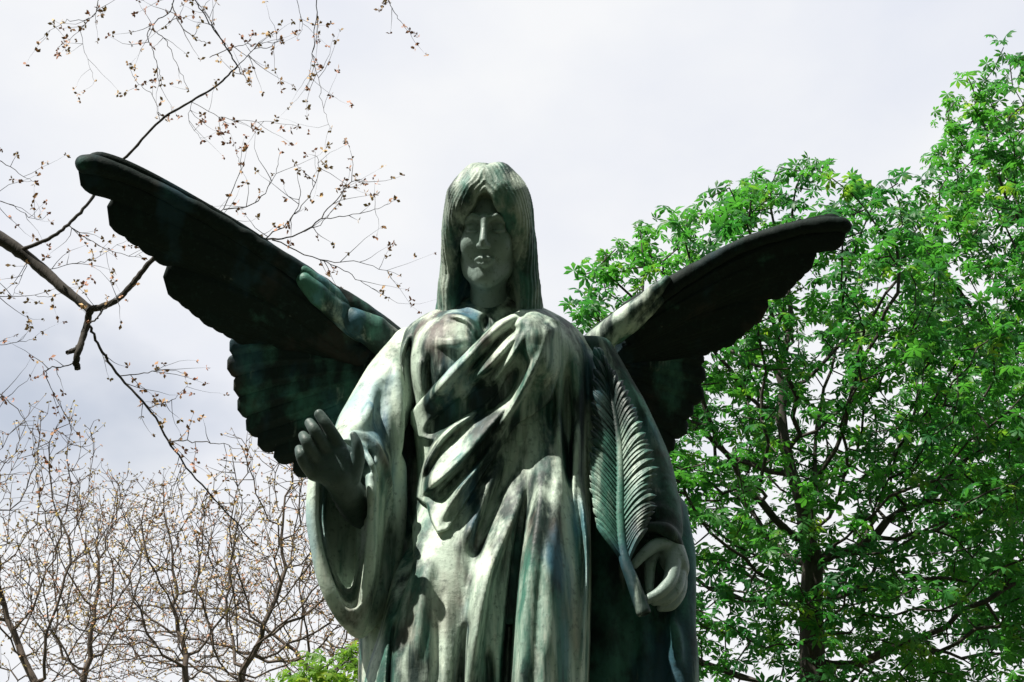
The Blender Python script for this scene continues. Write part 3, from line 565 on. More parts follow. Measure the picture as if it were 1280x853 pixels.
# palm frond held in the lowered hand
frond_root = None
stem_px = spline([(804, 764, -.23), (792, 730, -.225), (780, 696, -.215), (775, 650, -.20), (775, 600, -.18), (773, 550, -.16), (765, 500, -.14), (752, 455, -.11), (744, 436, -.10)], 8)
SP = np.array([at(*q) for q in stem_px])
sg_ = Grid(SP.min(0) - 0.06, SP.max(0) + 0.06, 0.003)
rad = np.interp(np.linspace(0, 1, len(SP)), [0, .12, .3, .6, 1], [.021, .019, .015, .012, .006])
sg_.stroke(SP, rad, 0.01); sg_.stroke([SP[0] + (SP[0] - SP[1]) * 1.2, SP[0]], [.015, .010], 0.005, 'sub')
frond = obj('palm_frond', sg_.skin('palm_frond'), B_FROND, statue)
LX = [(438, 744), (470, 742), (500, 741), (560, 738), (620, 739), (668, 746), (690, 766)]
RX = [(438, 748), (470, 772), (500, 790), (550, 808), (585, 822), (605, 814), (630, 820), (655, 812), (684, 790)]
nl = 44
for sd, E in ((-1, LX), (1, RX)):
    ey = [e[0] for e in E]; ex = [e[1] for e in E]
    for i in range(nl):
        t = i / (nl - 1); rr_ = random.Random(i * 3 + sd); yb = 704 - t * 246; j = int(np.argmin(np.abs(stem_px[:, 1] - yb))); b0 = stem_px[j]
        yt = max(yb - (46 if sd < 0 else 40) + 14 * t + rr_.uniform(-4, 4), 436); xt = np.interp(yt, ey, ex) + rr_.uniform(-2.5, 2.5)
        arc = -3 if sd < 0 else -9 * (1 - .4 * t); curl = .004 if sd < 0 else .012
        pts = [(b0[0], b0[1], b0[2] + .004), (b0[0] * .6 + xt * .4, b0[1] * .62 + yt * .38 + arc, b0[2] - .006), (b0[0] * .25 + xt * .75, b0[1] * .25 + yt * .75 + arc * .8, b0[2] - .006), (xt, yt, b0[2] + curl)]
        Q = spline(pts, 4); P = np.array([at(*q) for q in Q]); tt = np.linspace(0, 1, len(P))
        W = (0.0105 + rr_.uniform(-.001, .0015)) * np.sqrt(np.clip(1 - np.clip((tt - .55) / .46, 0, 1) ** 2, 0, 1)) * (0.6 + 0.4 * np.minimum(tt * 2, 1)); W[-1] = .0012
        blade('leaflet', P, W, 0.009, np.array([sd * 0.05, -0.95, 0.0 if sd < 0 else -.15]), B_FROND, frond, 0.22)

# ------------------------------------------------------------------ pedestal and ground (below the frame, where the angel stands)
def box_bm(parts, bevel=0.015):
    import bmesh
    bm = bmesh.new()
    for (x0, x1, y0, y1, z0, z1) in parts:
        r = bmesh.ops.create_cube(bm, size=1.0)['verts']
        for v in r: v.co = Vector(((x0 + x1) / 2 + v.co.x * (x1 - x0), (y0 + y1) / 2 + v.co.y * (y1 - y0), (z0 + z1) / 2 + v.co.z * (z1 - z0)))
    bmesh.ops.bevel(bm, geom=list(bm.edges), offset=bevel, segments=2, affect='EDGES')
    me = bpy.data.meshes.new('block'); bm.to_mesh(me); bm.free(); return me
STONE, nt, b = nodes('weathered_sandstone'); t = nt.nodes.new('ShaderNodeTexCoord').outputs['Object']
c = mix(nt, ramp(nt, noise(nt, t, 3.0, 8, 0.65), 0.35, 0.65), (0.20, 0.18, 0.15), (0.33, 0.31, 0.27)); c = mix(nt, ramp(nt, noise(nt, t, 1.0, 5, 0.6, (9, 9, 1.2)), 0.52, 0.7), c, (0.09, 0.10, 0.075))
nt.links.new(c, b.inputs['Base Color']); b.inputs['Roughness'].default_value = 0.9
ped = empty('pedestal', (0, 0, 0), label='tall stepped sandstone pedestal under the bronze angel', category='pedestal')
for nm, pr in (('step', (-.95, .95, -.85, .85, -.03, .16)), ('plinth', (-.78, .78, -.68, .68, .16, .34)), ('shaft', (-.66, .66, -.56, .56, .34, 1.22)), ('cornice', (-.74, .74, -.64, .64, 1.22, 1.345))):
    obj(nm, box_bm([pr]), STONE, ped)
obj('bronze_base', box_bm([(-.58, .54, -.46, .44, 1.345, BASE_Z + 0.01)], 0.01), B_DARK, statue)

GRASS, nt, b = nodes('grass_and_leaf_litter'); t = nt.nodes.new('ShaderNodeTexCoord').outputs['Object']
c = mix(nt, ramp(nt, noise(nt, t, 0.6, 8, 0.65), 0.38, 0.62), (0.035, 0.060, 0.018), (0.075, 0.062, 0.036)); c = mix(nt, ramp(nt, noise(nt, t, 14, 5, 0.7), 0.5, 0.7), c, (0.028, 0.048, 0.012))
nt.links.new(c, b.inputs['Base Color']); b.inputs['Roughness'].default_value = 0.95
gv, gf = [], []; NR_, NA = 40, 64
for i in range(NR_ + 1):
    r = 0.5 + 600 * (i / NR_) ** 2.6
    for j in range(NA):
        a = 2 * math.pi * j / NA; gv.append((r * math.cos(a), r * math.sin(a), 0.06 * math.sin(r * .4 + 3 * a) * min(r / 10, 1)))
for i in range(NR_):
    for j in range(NA): gf.append((i * NA + j, (i + 1) * NA + j, (i + 1) * NA + (j + 1) % NA, i * NA + (j + 1) % NA))
ground = obj('ground', new_mesh('ground', gv, gf), GRASS); ground['kind'] = 'structure'

# ------------------------------------------------------------------ trees
def bark(name, c1, c2, sc_=12):
    m, nt, b = nodes(name); t = nt.nodes.new('ShaderNodeTexCoord').outputs['Object']
    n1 = noise(nt, t, sc_, 6, 0.65, (1, 1, 0.35))
    nt.links.new(mix(nt, ramp(nt, n1, 0.35, 0.65), c1, c2), b.inputs['Base Color']); b.inputs['Roughness'].default_value = 0.9
    bp = nt.nodes.new('ShaderNodeBump'); bp.inputs['Strength'].default_value = 0.6; bp.inputs['Distance'].default_value = 0.02; nt.links.new(n1, bp.inputs['Height']); nt.links.new(bp.outputs['Normal'], b.inputs['Normal'])
    return m
BARK_D = bark('bark_dark', (0.020, 0.017, 0.013), (0.05, 0.042, 0.034)); BARK_B = bark('bark_bare', (0.045, 0.034, 0.026), (0.10, 0.075, 0.055))
def leafmat(name, ca, cb, cc, tr, mixf=0.45):
    m, nt, b = nodes(name); t = nt.nodes.new('ShaderNodeNewGeometry').outputs['Position']
    c = mix(nt, ramp(nt, noise(nt, t, 0.9, 3, 0.5), 0.35, 0.65), ca, cb); c = mix(nt, ramp(nt, noise(nt, t, 2.2, 4, 0.65), 0.54, 0.74), c, cc)
    nt.links.new(c, b.inputs['Base Color']); b.inputs['Roughness'].default_value = 0.45; b.inputs['Specular IOR Level'].default_value = 0.3
    tl = nt.nodes.new('ShaderNodeBsdfTranslucent'); hs = nt.nodes.new('ShaderNodeMixRGB'); hs.blend_type = 'MULTIPLY'; hs.inputs['Fac'].default_value = 1
    nt.links.new(c, hs.inputs['Color1']); hs.inputs['Color2'].default_value = tr + (1,); nt.links.new(hs.outputs['Color'], tl.inputs['Color'])
    ms = nt.nodes.new('ShaderNodeMixShader'); ms.inputs['Fac'].default_value = mixf; o = nt.nodes['Material Output']
    nt.links.new(b.outputs['BSDF'], ms.inputs[1]); nt.links.new(tl.outputs['BSDF'], ms.inputs[2]); nt.links.new(ms.outputs['Shader'], o.inputs['Surface'])
    return m
LEAF = leafmat('leaf_green', (0.022, 0.115, 0.034), (0.045, 0.175, 0.032), (0.16, 0.26, 0.03), (2.5, 2.5, 1.2))
LEAF_Y = leafmat('leaf_fresh', (0.075, 0.19, 0.025), (0.13, 0.25, 0.03), (0.30, 0.28, 0.05), (2.0, 1.9, 1.0))

def colonize(attr, trunk, step, kill, infl, iters=160, bias=(0, 0, 0.12), seed=1):
    """branches that grow towards the points of a crown; returns node positions and parents"""
    rs = np.random.RandomState(seed); A_ = np.array(attr); N = [np.array(p, float) for p in trunk]; par = [-1] + list(range(len(trunk) - 1))
    nd = np.full(len(A_), 1e9); ni = np.zeros(len(A_), int); alive = np.ones(len(A_), bool); start = 0; bias = np.array(bias)
    for it in range(iters):
        new = np.array(N[start:])
        if len(new):
            dd = np.sqrt(((A_[:, None, :] - new[None]) ** 2).sum(2)); j = dd.argmin(1); q = dd[np.arange(len(A_)), j]
            m_ = q < nd; nd[m_] = q[m_]; ni[m_] = start + j[m_]
        alive &= nd > kill; start = len(N); w = alive & (nd < infl)
        if not w.any(): break
        src = np.unique(ni[w]); P = np.array([N[s_] for s_ in src])
        dv = A_[w] - np.array([N[k] for k in ni[w]]); dv /= np.linalg.norm(dv, axis=1)[:, None]
        acc = np.zeros((len(src), 3)); np.add.at(acc, np.searchsorted(src, ni[w]), dv)
        acc /= np.linalg.norm(acc, axis=1)[:, None] + 1e-9; acc += bias + rs.normal(0, 0.22, acc.shape); acc /= np.linalg.norm(acc, axis=1)[:, None]
        for s_, p in zip(src, P + acc * step): N.append(p); par.append(int(s_))
    return np.array(N), np.array(par)
def radii(par, tip, expo=2.3):
    r = np.zeros(len(par)); kids = np.bincount(par[par >= 0], minlength=len(par)); r[kids == 0] = tip ** expo
    for i in range(len(par) - 1, 0, -1):
        if par[i] >= 0: r[par[i]] += r[i]
    return r ** (1 / expo), kids
def tubes(N, par, r, sel, sides=5):
    """joined limbs: one tapered prism per stretch of branch"""
    I = np.array([i for i in sel if par[i] >= 0]); a, b = N[par[I]], N[I]; d = b - a; d /= np.linalg.norm(d, axis=1)[:, None] + 1e-9
    rf = np.where(np.abs(d[:, 2:3]) < 0.9, [[0, 0, 1.0]], [[1.0, 0, 0]]); u = np.cross(d, rf); u /= np.linalg.norm(u, axis=1)[:, None]; v = np.cross(d, u)
    ra = np.minimum(r[par[I]], r[I] * 1.35); rb = r[I]; th = 2 * math.pi * np.arange(sides) / sides
    ring = u[:, None] * np.cos(th)[None, :, None] + v[:, None] * np.sin(th)[None, :, None]
    V = np.concatenate([a[:, None] + ring * ra[:, None, None], (b + d * rb[:, None] * .5)[:, None] + ring * rb[:, None, None]], 1).reshape(-1, 3)
    k = np.arange(len(I))[:, None, None] * 2 * sides; j = np.arange(sides)[None, :, None]; jn = (j + 1) % sides
    Fc = np.concatenate([k + j, k + sides + j, k + sides + jn, k + jn], 2).reshape(-1, 4)
    return V, Fc[:, ::-1]
def leaf_template(nleaf, rs, L=1.0, droop=0.45):
    V, Fc = [], []
    for i in range(nleaf):
        a = (i - (nleaf - 1) / 2) * (math.radians(300) / nleaf) + rs.uniform(-.1, .1); l = L * (1 - 0.22 * abs(i - (nleaf - 1) / 2) / (nleaf / 2)); w = l * 0.20
        dx, dy = math.sin(a), math.cos(a); k = len(V); z1, z2 = -droop * 0.22 * l, -droop * l * rs.uniform(.7, 1.2)
        V += [(0, 0, 0), (dx * l * .6 - dy * w, dy * l * .6 + dx * w, z1 - w * .35), (dx * l * .55, dy * l * .55, z1 + 0.02), (dx * l * .6 + dy * w, dy * l * .6 - dx * w, z1 - w * .35), (dx * l * .95, dy * l * .95, z2)]
        Fc += [(k, k + 2, k + 1), (k + 1, k + 2, k + 4), (k, k + 3, k + 2), (k + 2, k + 3, k + 4)]
    return np.array(V), np.array(Fc)
def scatter(pos, dirs, size, tmpl, rs):
    """transforms for leaves that hang at pos; returns rotation frames"""
    n = len(pos); z = dirs * 0.35 + np.array([0, 0, 0.75]) + rs.normal(0, .42, (n, 3)); z /= np.linalg.norm(z, axis=1)[:, None]
    x = np.cross(z, rs.normal(0, 1, (n, 3))); x /= np.linalg.norm(x, axis=1)[:, None]; y = np.cross(z, x)
    return np.stack([x, y, z], 2) * size[:, None, None]
def crown_points(lobes, n, rs, shell=0.55):
    vol = np.array([l[1][0] * l[1][1] * l[1][2] for l in lobes]); pick = rs.choice(len(lobes), n, p=vol / vol.sum()); d = rs.normal(0, 1, (n, 3)); d /= np.linalg.norm(d, axis=1)[:, None]
    rr = rs.uniform(shell ** 3, 1, n) ** (1 / 3); C = np.array([l[0] for l in lobes])[pick]; R = np.array([l[1] for l in lobes])[pick]
    return C + d * R * rr[:, None]
def project(P):
    q = P - CAM; f = q @ F_; return 640 + FPX * q[:, 0] / f, 426.5 - FPX * (q @ U_) / f, f
def leafy_tree(name, label, base, trunk, lobes, nattr, per, lsize, mat, seed, group=None, step=0.28, single=300, tip=0.007, nleaf=6, kill=.32, shell=.5):
    rs = np.random.RandomState(seed); base = np.array(base, float)
    root = empty(name, base, label=label, category='tree')
    if group: root['group'] = group
    N, par = colonize(crown_points(lobes, nattr, rs, shell), [base + np.array(p) for p in trunk], step, kill, 5.0, seed=seed, bias=(0, 0, .10))
    r, kids = radii(par, tip, 2.08); allI = np.arange(len(N)); big = r > min(0.035, r.max() * 0.4)
    V, Fc = tubes(N, par, r, allI[big], 8); tr = obj('trunk', new_mesh('trunk', V, Fc), BARK_D, root)
    V, Fc = tubes(N, par, r, allI[~big], 4); obj('branches', new_mesh('branches', V, Fc), BARK_D, root, kind='stuff')
    tw = allI[(r < tip * 2.3)]; tw = tw[par[tw] >= 0]; idx = np.repeat(tw, per); d = N[idx] - N[par[idx]]; d /= np.linalg.norm(d, axis=1)[:, None]
    pos = N[idx] + rs.normal(0, lsize * .55, (len(idx), 3)); size = lsize * rs.uniform(.4, 1.25, len(idx)); M = scatter(pos, d, size, None, rs)
    TV, TF = leaf_template(nleaf, rs); x, y, f = project(pos)
    vis = np.nonzero((x > 0) & (x < 1280) & (y > 0) & (y < 853))[0]; near = vis[np.argsort(f[vis])][:single] if single else np.array([], int)
    rest = np.setdiff1d(np.arange(len(pos)), near)
    V = np.einsum('nij,kj->nki', M[rest], TV) + pos[rest][:, None]; Fc = TF[None] + (np.arange(len(rest)) * len(TV))[:, None, None]
    obj('crown', new_mesh('crown', V.reshape(-1, 3), Fc.reshape(-1, 3), False), mat, root, kind='stuff')
    lm = new_mesh('leaf', TV, TF, False); lm.materials.append(mat)
    for i in near:
        o = bpy.data.objects.new('leaf', lm); COL.objects.link(o); o.parent = root
        mm = Matrix(M[i]).to_4x4(); mm.translation = Vector(pos[i] - base); o.matrix_basis = mm
    return root
def lobe(px, py, Y, rx, ry, rz): return (at(px, py, Y), np.array([rx, ry, rz]))

g0 = lambda px, Y: at(px, 800, Y)[0]
# chestnut whose trunk rises right of the angel
YA = 10.5; bx = at(1015, 853, YA)
chestnut = leafy_tree('chestnut_tree', 'leafy green chestnut behind the right wing with forked dark trunk', (bx[0] - .1, YA, 0),
    [(0, 0, 0), (0, 0, .5), (.02, 0, 1.0), (.04, 0, 1.5), (.05, .0, 2.0), (.06, 0, 2.5), (.08, 0, 3.0), (.10, .0, 3.5), (.12, 0, 4.0), (.15, 0, 4.5), (.2, 0, 5.0)],
    [lobe(960, 430, YA, 2.5, 2.4, 1.7), lobe(1000, 330, YA, 1.9, 1.8, 1.0), lobe(830, 400, YA, 1.2, 1.3, .85), lobe(1090, 560, YA, 2.4, 2.2, 1.8), lobe(920, 640, YA, 1.9, 2.0, 1.5), lobe(1180, 720, YA, 2.2, 2.0, 1.4), lobe(780, 350, YA, .75, .8, .5), lobe(960, 800, YA, 2.0, 1.8, 1.0)],
    3900, 6, 0.135, LEAF, 11, group='leafy trees', step=.25)
YB = 13.0; bb = at(1420, 853, YB)
tall = leafy_tree('chestnut_tree', 'tallest leafy green tree, reaching the upper right corner', (bb[0], YB, 0),
    [(0, 0, 0)] + [(0, 0, .6 * i) for i in range(1, 12)],
    [lobe(1270, 330, YB, 1.6, 1.6, 1.6), lobe(1330, 180, YB, 1.9, 2.0, 1.5), lobe(1220, 260, YB, 1.0, 1.2, 1.1), lobe(1380, 480, YB, 2.6, 2.4, 2.0), lobe(1260, 520, YB, 1.5, 1.6, 1.3), lobe(1400, 700, YB, 2.4, 2.2, 1.6), lobe(1215, 160, YB, .55, .7, .5)],
    2800, 6, 0.155, LEAF, 23, group='leafy trees', step=.3)
YC = 9.0; bc = at(415, 853, YC)
young = leafy_tree('young_tree', 'low fresh green leafy tree top beneath the hanging sleeve', (bc[0], YC, 0),
    [(0, 0, 0)] + [(0, 0, .3 * i) for i in range(1, 9)],
    [lobe(430, 850, YC, .42, .5, .42), lobe(385, 868, YC, .42, .4, .35), lobe(460, 880, YC, .5, .5, .5)], 260, 5, 0.10, LEAF_Y, 31, step=.12, tip=.004, kill=.14)

# unseen trees added around and behind the viewpoint to block sky light
def copy_tree(src, loc, rz, scale, label):
    o = src.copy(); COL.objects.link(o); o.location = loc; o.rotation_euler = (0, 0, rz); o.scale = (scale,) * 3; o['label'] = label
    for ch in src.children:
        if ch.name.startswith('leaf'): continue
        c_ = ch.copy(); COL.objects.link(c_); c_.parent = o; c_.matrix_parent_inverse = ch.matrix_parent_inverse.copy()
    return o
SKY_BLOCKERS = [(-14.5, -3.5, 1.6, 'tall', 'beside the viewpoint on the far left'), (-9.5, -11.0, 2.3, 'tall', 'behind the viewpoint on the left'), (-3.0, -13.5, 2.5, 'tall', 'behind the viewpoint left of centre'), (4.0, -13.5, 2.4, 'tall', 'behind the viewpoint right of centre'), (10.0, -9.5, 2.3, 'tall', 'behind the viewpoint on the right'), (12.5, -3.0, 2.1, 'tall', 'beside the viewpoint on the far right'),
        (-8.5, -6.5, .85, 'low', 'beside the viewpoint on the left'), (-5.5, -10.0, .9, 'low', 'behind the viewpoint, first of the low ones'), (-1.0, -10.5, .9, 'low', 'behind the viewpoint, second of the low ones'), (3.0, -10.2, .85, 'low', 'behind the viewpoint, third of the low ones'), (6.5, -8.0, .85, 'low', 'behind the viewpoint, fourth of the low ones'), (8.5, -4.5, .8, 'low', 'beside the viewpoint on the right')]
for i, (x_, y_, s_, k_, w_) in enumerate(SKY_BLOCKERS):
    copy_tree(chestnut, (x_, y_, -0.4 if k_ == 'low' else -2.0), 1.9 * i + .4, s_, k_ + ' leafy green tree added out of view to block sky light ' + w_)

# ------------------------------------------------------------------ bare budding trees
BUD, nt, b = nodes('bud_scales'); t = nt.nodes.new('ShaderNodeNewGeometry').outputs['Position']
c = mix(nt, ramp(nt, noise(nt, t, 3.0, 3, 0.5), 0.4, 0.6), (0.40, 0.17, 0.09), (0.46, 0.30, 0.12)); nt.links.new(c, b.inputs['Base Color']); b.inputs['Roughness'].default_value = 0.7
BUD_P, nt, b = nodes('bud_scales_pale'); t = nt.nodes.new('ShaderNodeNewGeometry').outputs['Position']
c = mix(nt, ramp(nt, noise(nt, t, 2.0, 3, 0.5), 0.4, 0.6), (0.42, 0.22, 0.13), (0.48, 0.37, 0.11)); nt.links.new(c, b.inputs['Base Color']); b.inputs['Roughness'].default_value = 0.7
def buds(pos, size, rs, nsc=3):
    """little tufts of opening scales"""
    V, Fc = [], []
    n = len(pos); P = np.repeat(pos, nsc, 0); d = rs.normal(0, 1, (len(P), 3)); d /= np.linalg.norm(d, axis=1)[:, None]; u = np.cross(d, rs.normal(0, 1, d.shape)); u /= np.linalg.norm(u, axis=1)[:, None]
    s_ = (size * rs.uniform(.6, 1.3, len(P)))[:, None]; w = np.cross(d, u)
    V = np.stack([P, P + d * s_ * .55 + u * s_ * .30 + w * s_ * .1, P + d * s_, P + d * s_ * .55 - u * s_ * .30 + w * s_ * .1], 1).reshape(-1, 3)
    return V, np.arange(len(P))[:, None] * 4 + np.array([[0, 1, 2, 3]])
def bare_tree(label, px, Y, lobes, nattr, seed, step=.22, tip=.0055, kill=.26, lean=0.0, pexp=2.1):
    rs = np.random.RandomState(seed); b0 = at(px, 853, Y); root = empty('bare_tree', (b0[0] - lean, Y, 0), label=label, category='tree', group='bare budding trees')
    n = max(int(b0[2] / .5), 3); trunk = [(b0[0] - lean * (1 - i / n) + .05 * math.sin(i * 1.3 + seed), Y + .05 * math.cos(i + seed), b0[2] * i / n) for i in range(n + 1)]
    N, par = colonize(crown_points(lobes, nattr, rs, .15), trunk, step, kill, 4.5, seed=seed, bias=(0, 0, .22))
    r, kids = radii(par, tip, pexp); I = np.arange(len(N)); big = r > .03
    V, Fc = tubes(N, par, r, I[big], 7); obj('trunk', new_mesh('trunk', V, Fc), BARK_B, root)
    V, Fc = tubes(N, par, r, I[~big], 4)
    # fine twigs off the thin branches
    th = I[(r < tip * 2.2) & (par >= 0)]; th = np.repeat(th, 2); d = N[th] - N[par[th]]; d /= np.linalg.norm(d, axis=1)[:, None]
    d2 = d + rs.normal(0, .55, d.shape) + (0, 0, .12); d2 /= np.linalg.norm(d2, axis=1)[:, None]; L_ = rs.uniform(.10, .34, len(th))[:, None]
    m1 = N[th] + d2 * L_ * .55; e1 = m1 + (d2 + rs.normal(0, .3, d.shape)) * L_ * .5
    N2 = np.vstack([N[th], m1, e1]); q = len(th); par2 = np.concatenate([np.full(q, -1), np.arange(q), np.arange(q) + q]); r2 = np.concatenate([np.full(q, tip), np.full(q, tip * .75), np.full(q, tip * .5)])
    V2, F2 = tubes(N2, par2, r2, np.arange(q, 3 * q), 3)
    me_ = new_mesh('branches', V, Fc); obj('branches', me_, BARK_B, root, kind='stuff'); obj('twigs', new_mesh('twigs', V2, F2), BARK_B, root, kind='stuff')
    bp_ = np.vstack([e1, m1[::3]]); V3, F3 = buds(bp_, .045, rs); obj('buds', new_mesh('buds', V3, F3, False), BUD_P, root, kind='stuff')
    return root
bare_tree('bare budding tree at the left edge of the picture', 40, 17, [lobe(10, 720, 17, 1.5, 1.4, 2.2), lobe(60, 600, 17, .9, 1.0, 1.2), lobe(-80, 640, 17, 1.2, 1.2, 1.8)], 1150, 41, lean=-.6)
bare_tree('slender bare budding tree second from the left edge', 108, 21, [lobe(110, 740, 21, 1.5, 1.4, 1.8), lobe(150, 650, 21, 1.1, 1.2, 1.0)], 950, 42, lean=.4)
bare_tree('bare budding tree midway between left edge and hanging sleeve', 235, 19, [lobe(215, 740, 19, 1.4, 1.4, 1.7), lobe(190, 650, 19, .8, .9, .9), lobe(250, 690, 19, .9, 1.0, 1.0)], 1050, 43, lean=-.3)
bare_tree('bare budding tree nearest the hanging sleeve, tallest of its row', 305, 16, [lobe(330, 700, 16, 1.25, 1.2, 1.8), lobe(340, 600, 16, .8, .8, .8), lobe(380, 680, 16, .9, .9, 1.3), lobe(440, 740, 16, .8, .9, 1.2)], 1150, 44, lean=.2)
bare_tree('fine twigged bare tree farthest back behind its row', 400, 25, [lobe(400, 780, 25, 2.2, 2.0, 2.0), lobe(280, 790, 25, 1.6, 1.6, 1.5), lobe(150, 800, 25, 1.5, 1.5, 1.3)], 1300, 45)

# ------------------------------------------------------------------ old limb reaching in from the left, with budding twigs
old = empty('old_tree', (*at(-420, 853, 3.2)[:2], 0), label='old tree off to the left whose crooked budding limb reaches behind the wing', category='tree')
rs = np.random.RandomState(77)
def tubeline(lines, sides=6):
    Vs, Fs, o = [], [], 0
    for P, R in lines:
        P = np.asarray(P); n = len(P); T = np.gradient(P, axis=0); T /= np.linalg.norm(T, axis=1)[:, None] + 1e-9
        u = np.cross(T, (0.13, 1.0, 0.21)); u /= np.linalg.norm(u, axis=1)[:, None] + 1e-9; v = np.cross(T, u); th = 2 * math.pi * np.arange(sides) / sides
        V = P[:, None] + (u[:, None] * np.cos(th)[None, :, None] + v[:, None] * np.sin(th)[None, :, None]) * np.asarray(R)[:, None, None]
        i = np.arange(n - 1)[:, None, None] * sides; j = np.arange(sides)[None, :, None]; jn = (j + 1) % sides
        Fs.append(np.concatenate([i + j, i + jn, i + sides + jn, i + sides + j], 2).reshape(-1, 4) + o)
        Fs.append(np.array([[o + k for k in (0, 1, 2, 3)], [o + k for k in (0, 3, 4, 5)]])) if sides == 6 else None
        e = o + (n - 1) * sides
        if sides == 6: Fs.append(np.array([[e + k for k in (3, 2, 1, 0)], [e + k for k in (5, 4, 3, 0)]]))
        Vs.append(V.reshape(-1, 3)); o += n * sides
    return np.vstack(Vs), np.vstack(Fs)
YO = 3.2
def traced(pts, r0, r1, Y0=YO, Y1=None, n=7, wob=.35):
    Q = spline(pts, n); t_ = np.linspace(0, 1, len(Q)); Ys = Y0 + ((Y1 if Y1 is not None else Y0) - Y0) * t_ + .02 * np.sin(t_ * 9 + pts[0][0])
    Q = Q + rs.normal(0, wob, Q.shape) * (t_ > 0)[:, None] * (t_ < 1)[:, None]
    return np.array([at(q[0], q[1], y) for q, y in zip(Q, Ys)]), np.linspace(r0, r1, len(Q)) * (1 + rs.normal(0, .05, len(Q)))
tb = at(-420, 853, YO); ltop = at(-300, 150, YO)
V, Fc = tubeline([(spline([(tb[0], YO, 0), (tb[0] + .05, YO, 1.2), (tb[0] + .1, YO + .05, 2.4), (ltop[0], YO, ltop[2]), (ltop[0] + .1, YO + .1, ltop[2] + 1.5)], 6), np.linspace(.24, .10, 25))], 6)
obj('trunk', new_mesh('trunk', V, Fc), BARK_D, old)
LIMBS = [([(-300, 160), (-160, 215), (-60, 262), (0, 298), (40, 326), (75, 357), (112, 387)], .055, .024),
         ([(112, 387), (140, 379), (160, 361), (182, 334), (204, 312), (230, 290), (262, 284)], .020, .013),
         ([(112, 387), (109, 405), (101, 430), (95, 450), (97, 462)], .022, .019), ([(102, 432), (92, 438), (84, 441)], .017, .013),
         ([(22, 314), (36, 309), (60, 299), (85, 281), (112, 252), (140, 214), (162, 192), (200, 151), (240, 126), (270, 108), (297, 83)], .013, .006)]
V, Fc = tubeline([traced(p, a, b_) for p, a, b_ in LIMBS]); obj('limb', new_mesh('limb', V, Fc), BARK_D, old)
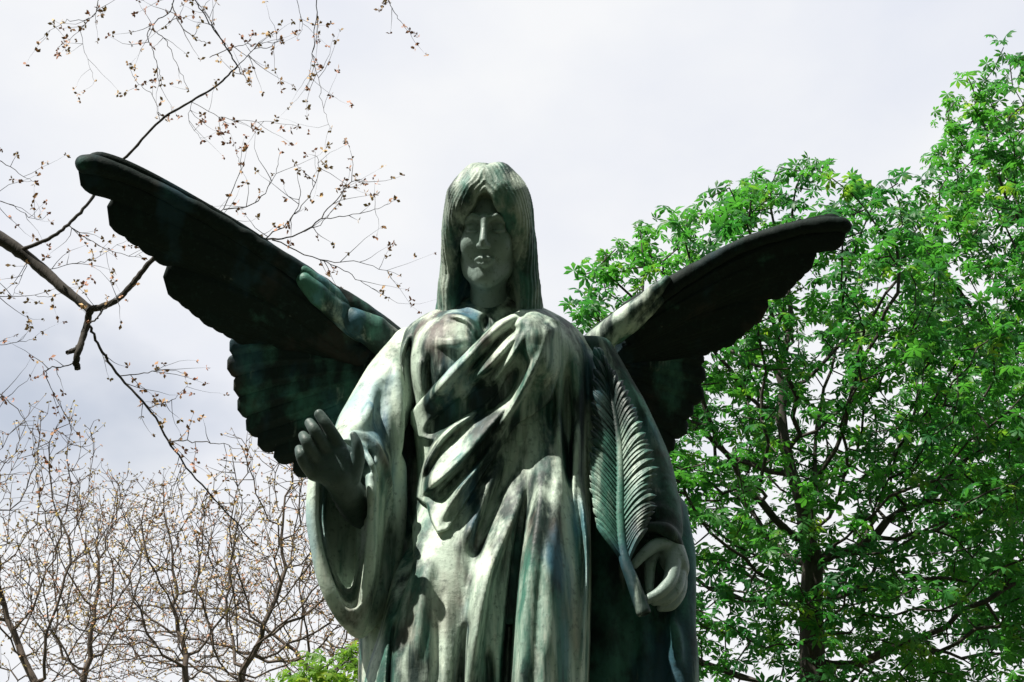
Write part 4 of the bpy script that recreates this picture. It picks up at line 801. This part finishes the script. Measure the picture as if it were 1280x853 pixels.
TW = [([(112, 408), (122, 430), (145, 465), (185, 510), (210, 550), (240, 592), (280, 637), (318, 680)], .0085, .0035), ([(108, 405), (118, 400), (130, 388), (150, 370)], .006, .003),
      ([(297, 83), (280, 55), (262, 30), (245, 2), (238, -15)], .0045, .003), ([(297, 83), (318, 62), (340, 58), (352, 44)], .0035, .0015), ([(297, 83), (304, 95), (314, 106)], .0035, .0015), ([(262, 72), (290, 60), (320, 55), (350, 52)], .003, .0015), ([(290, 70), (270, 40), (255, 10)], .003, .0015),
      ([(220, -10), (212, 14), (186, 36), (190, 62), (198, 88), (203, 106)], .0045, .0014), ([(215, 5), (224, 30), (240, 46), (258, 54)], .004, .0016), ([(186, 36), (205, 48), (220, 80), (236, 112)], .003, .0012),
      ([(124, -10), (122, 12), (110, 24), (85, 27), (62, 38), (48, 52)], .003, .001), ([(112, 24), (95, 42), (72, 62)], .0025, .001), ([(100, 38), (108, 70), (118, 102)], .0018, .0008),
      ([(396, -10), (393, 40), (389, 78), (384, 110)], .0035, .001), ([(391, 70), (400, 110), (406, 140), (414, 163)], .0022, .0008), ([(484, -5), (492, 14), (505, 32), (524, 46)], .0025, .001), ([(370, -5), (378, 30), (372, 50)], .002, .0008),
      ([(230, 290), (300, 290), (340, 300), (378, 290), (410, 262), (440, 228), (455, 226)], .007, .0016), ([(330, 300), (362, 275), (374, 250), (372, 215)], .004, .0012), ([(340, 300), (400, 325), (450, 328), (500, 345)], .004, .001), ([(398, 275), (430, 270), (468, 262), (495, 250)], .003, .001),
      ([(262, 284), (282, 255), (300, 215), (296, 190)], .004, .001), ([(280, 262), (318, 255), (342, 222), (350, 190)], .004, .001), ([(378, 290), (400, 280), (425, 250), (430, 225)], .003, .001), ([(400, 325), (430, 338), (460, 358), (485, 372)], .003, .001), ([(362, 275), (390, 240), (398, 205), (392, 188)], .003, .001),
      ([(-20, 190), (20, 214), (44, 228)], .003, .001), ([(-20, 372), (30, 370), (66, 371)], .003, .001), ([(-20, 240), (16, 258), (44, 274), (60, 268)], .0025, .001), ([(-20, 436), (20, 428), (44, 424)], .0025, .001),
      ([(210, 552), (245, 552), (280, 556), (310, 566)], .0035, .001), ([(150, 470), (185, 466), (210, 462), (235, 468)], .0035, .001), ([(185, 510), (215, 500), (235, 480)], .003, .001), ([(97, 455), (78, 458), (58, 464), (66, 490), (88, 530), (100, 545)], .004, .001), ([(-10, 486), (22, 512), (44, 548), (70, 590)], .003, .001),
      ([(86, 282), (110, 300), (150, 318), (178, 322)], .003, .001), ([(50, 340), (90, 330), (120, 322), (160, 300)], .003, .001), ([(35, 322), (28, 345), (15, 372)], .003, .001), ([(200, 151), (190, 120), (170, 100), (160, 80)], .002, .001), ([(240, 126), (236, 150), (252, 176)], .002, .001), ([(240, 128), (280, 148), (330, 152), (372, 158)], .002, .001)]
lines = []; tips = []
for p, a, b_ in TW:
    y1 = YO + rs.uniform(-.5, .7); P, R = traced(p, a, b_, YO if a > .0055 else YO + rs.uniform(-.1, .1), y1, 6, .8); lines.append((P, R))
    L_ = np.linalg.norm(np.diff(P, axis=0), axis=1).sum()
    for k in range(int(2 + L_ * 7)):                                    # side twigs, finer and wavier
        i = rs.randint(1, len(P)); d = P[i] - P[i - 1]; d = d / (np.linalg.norm(d) + 1e-9); w = rs.normal(0, 1, 3) * (1, .6, 1); d = d * .7 + w * .6; d /= np.linalg.norm(d)
        ln = rs.uniform(.06, .38); q = [P[i]]; rr = [min(R[i], .0024)]
        for s_ in range(5):
            d = d + rs.normal(0, .15, 3) + np.array([0, 0, .05]); d /= np.linalg.norm(d); q.append(q[-1] + d * ln / 5); rr.append(rr[0] * (1 - .17 * (s_ + 1)))
            if rs.rand() < .26: tips.append(q[-1] + rs.normal(0, .012, 3))
        lines.append((np.array(q), np.array(rr))); tips.append(q[-1])
    tips.append(P[-1])
V, Fc = tubeline(lines, 4); obj('twigs', new_mesh('twigs', V, Fc), BARK_D, old, kind='stuff')
V, Fc = buds(np.array(tips), .027, rs, 4); obj('buds', new_mesh('buds', V, Fc, False), BUD, old, kind='stuff')
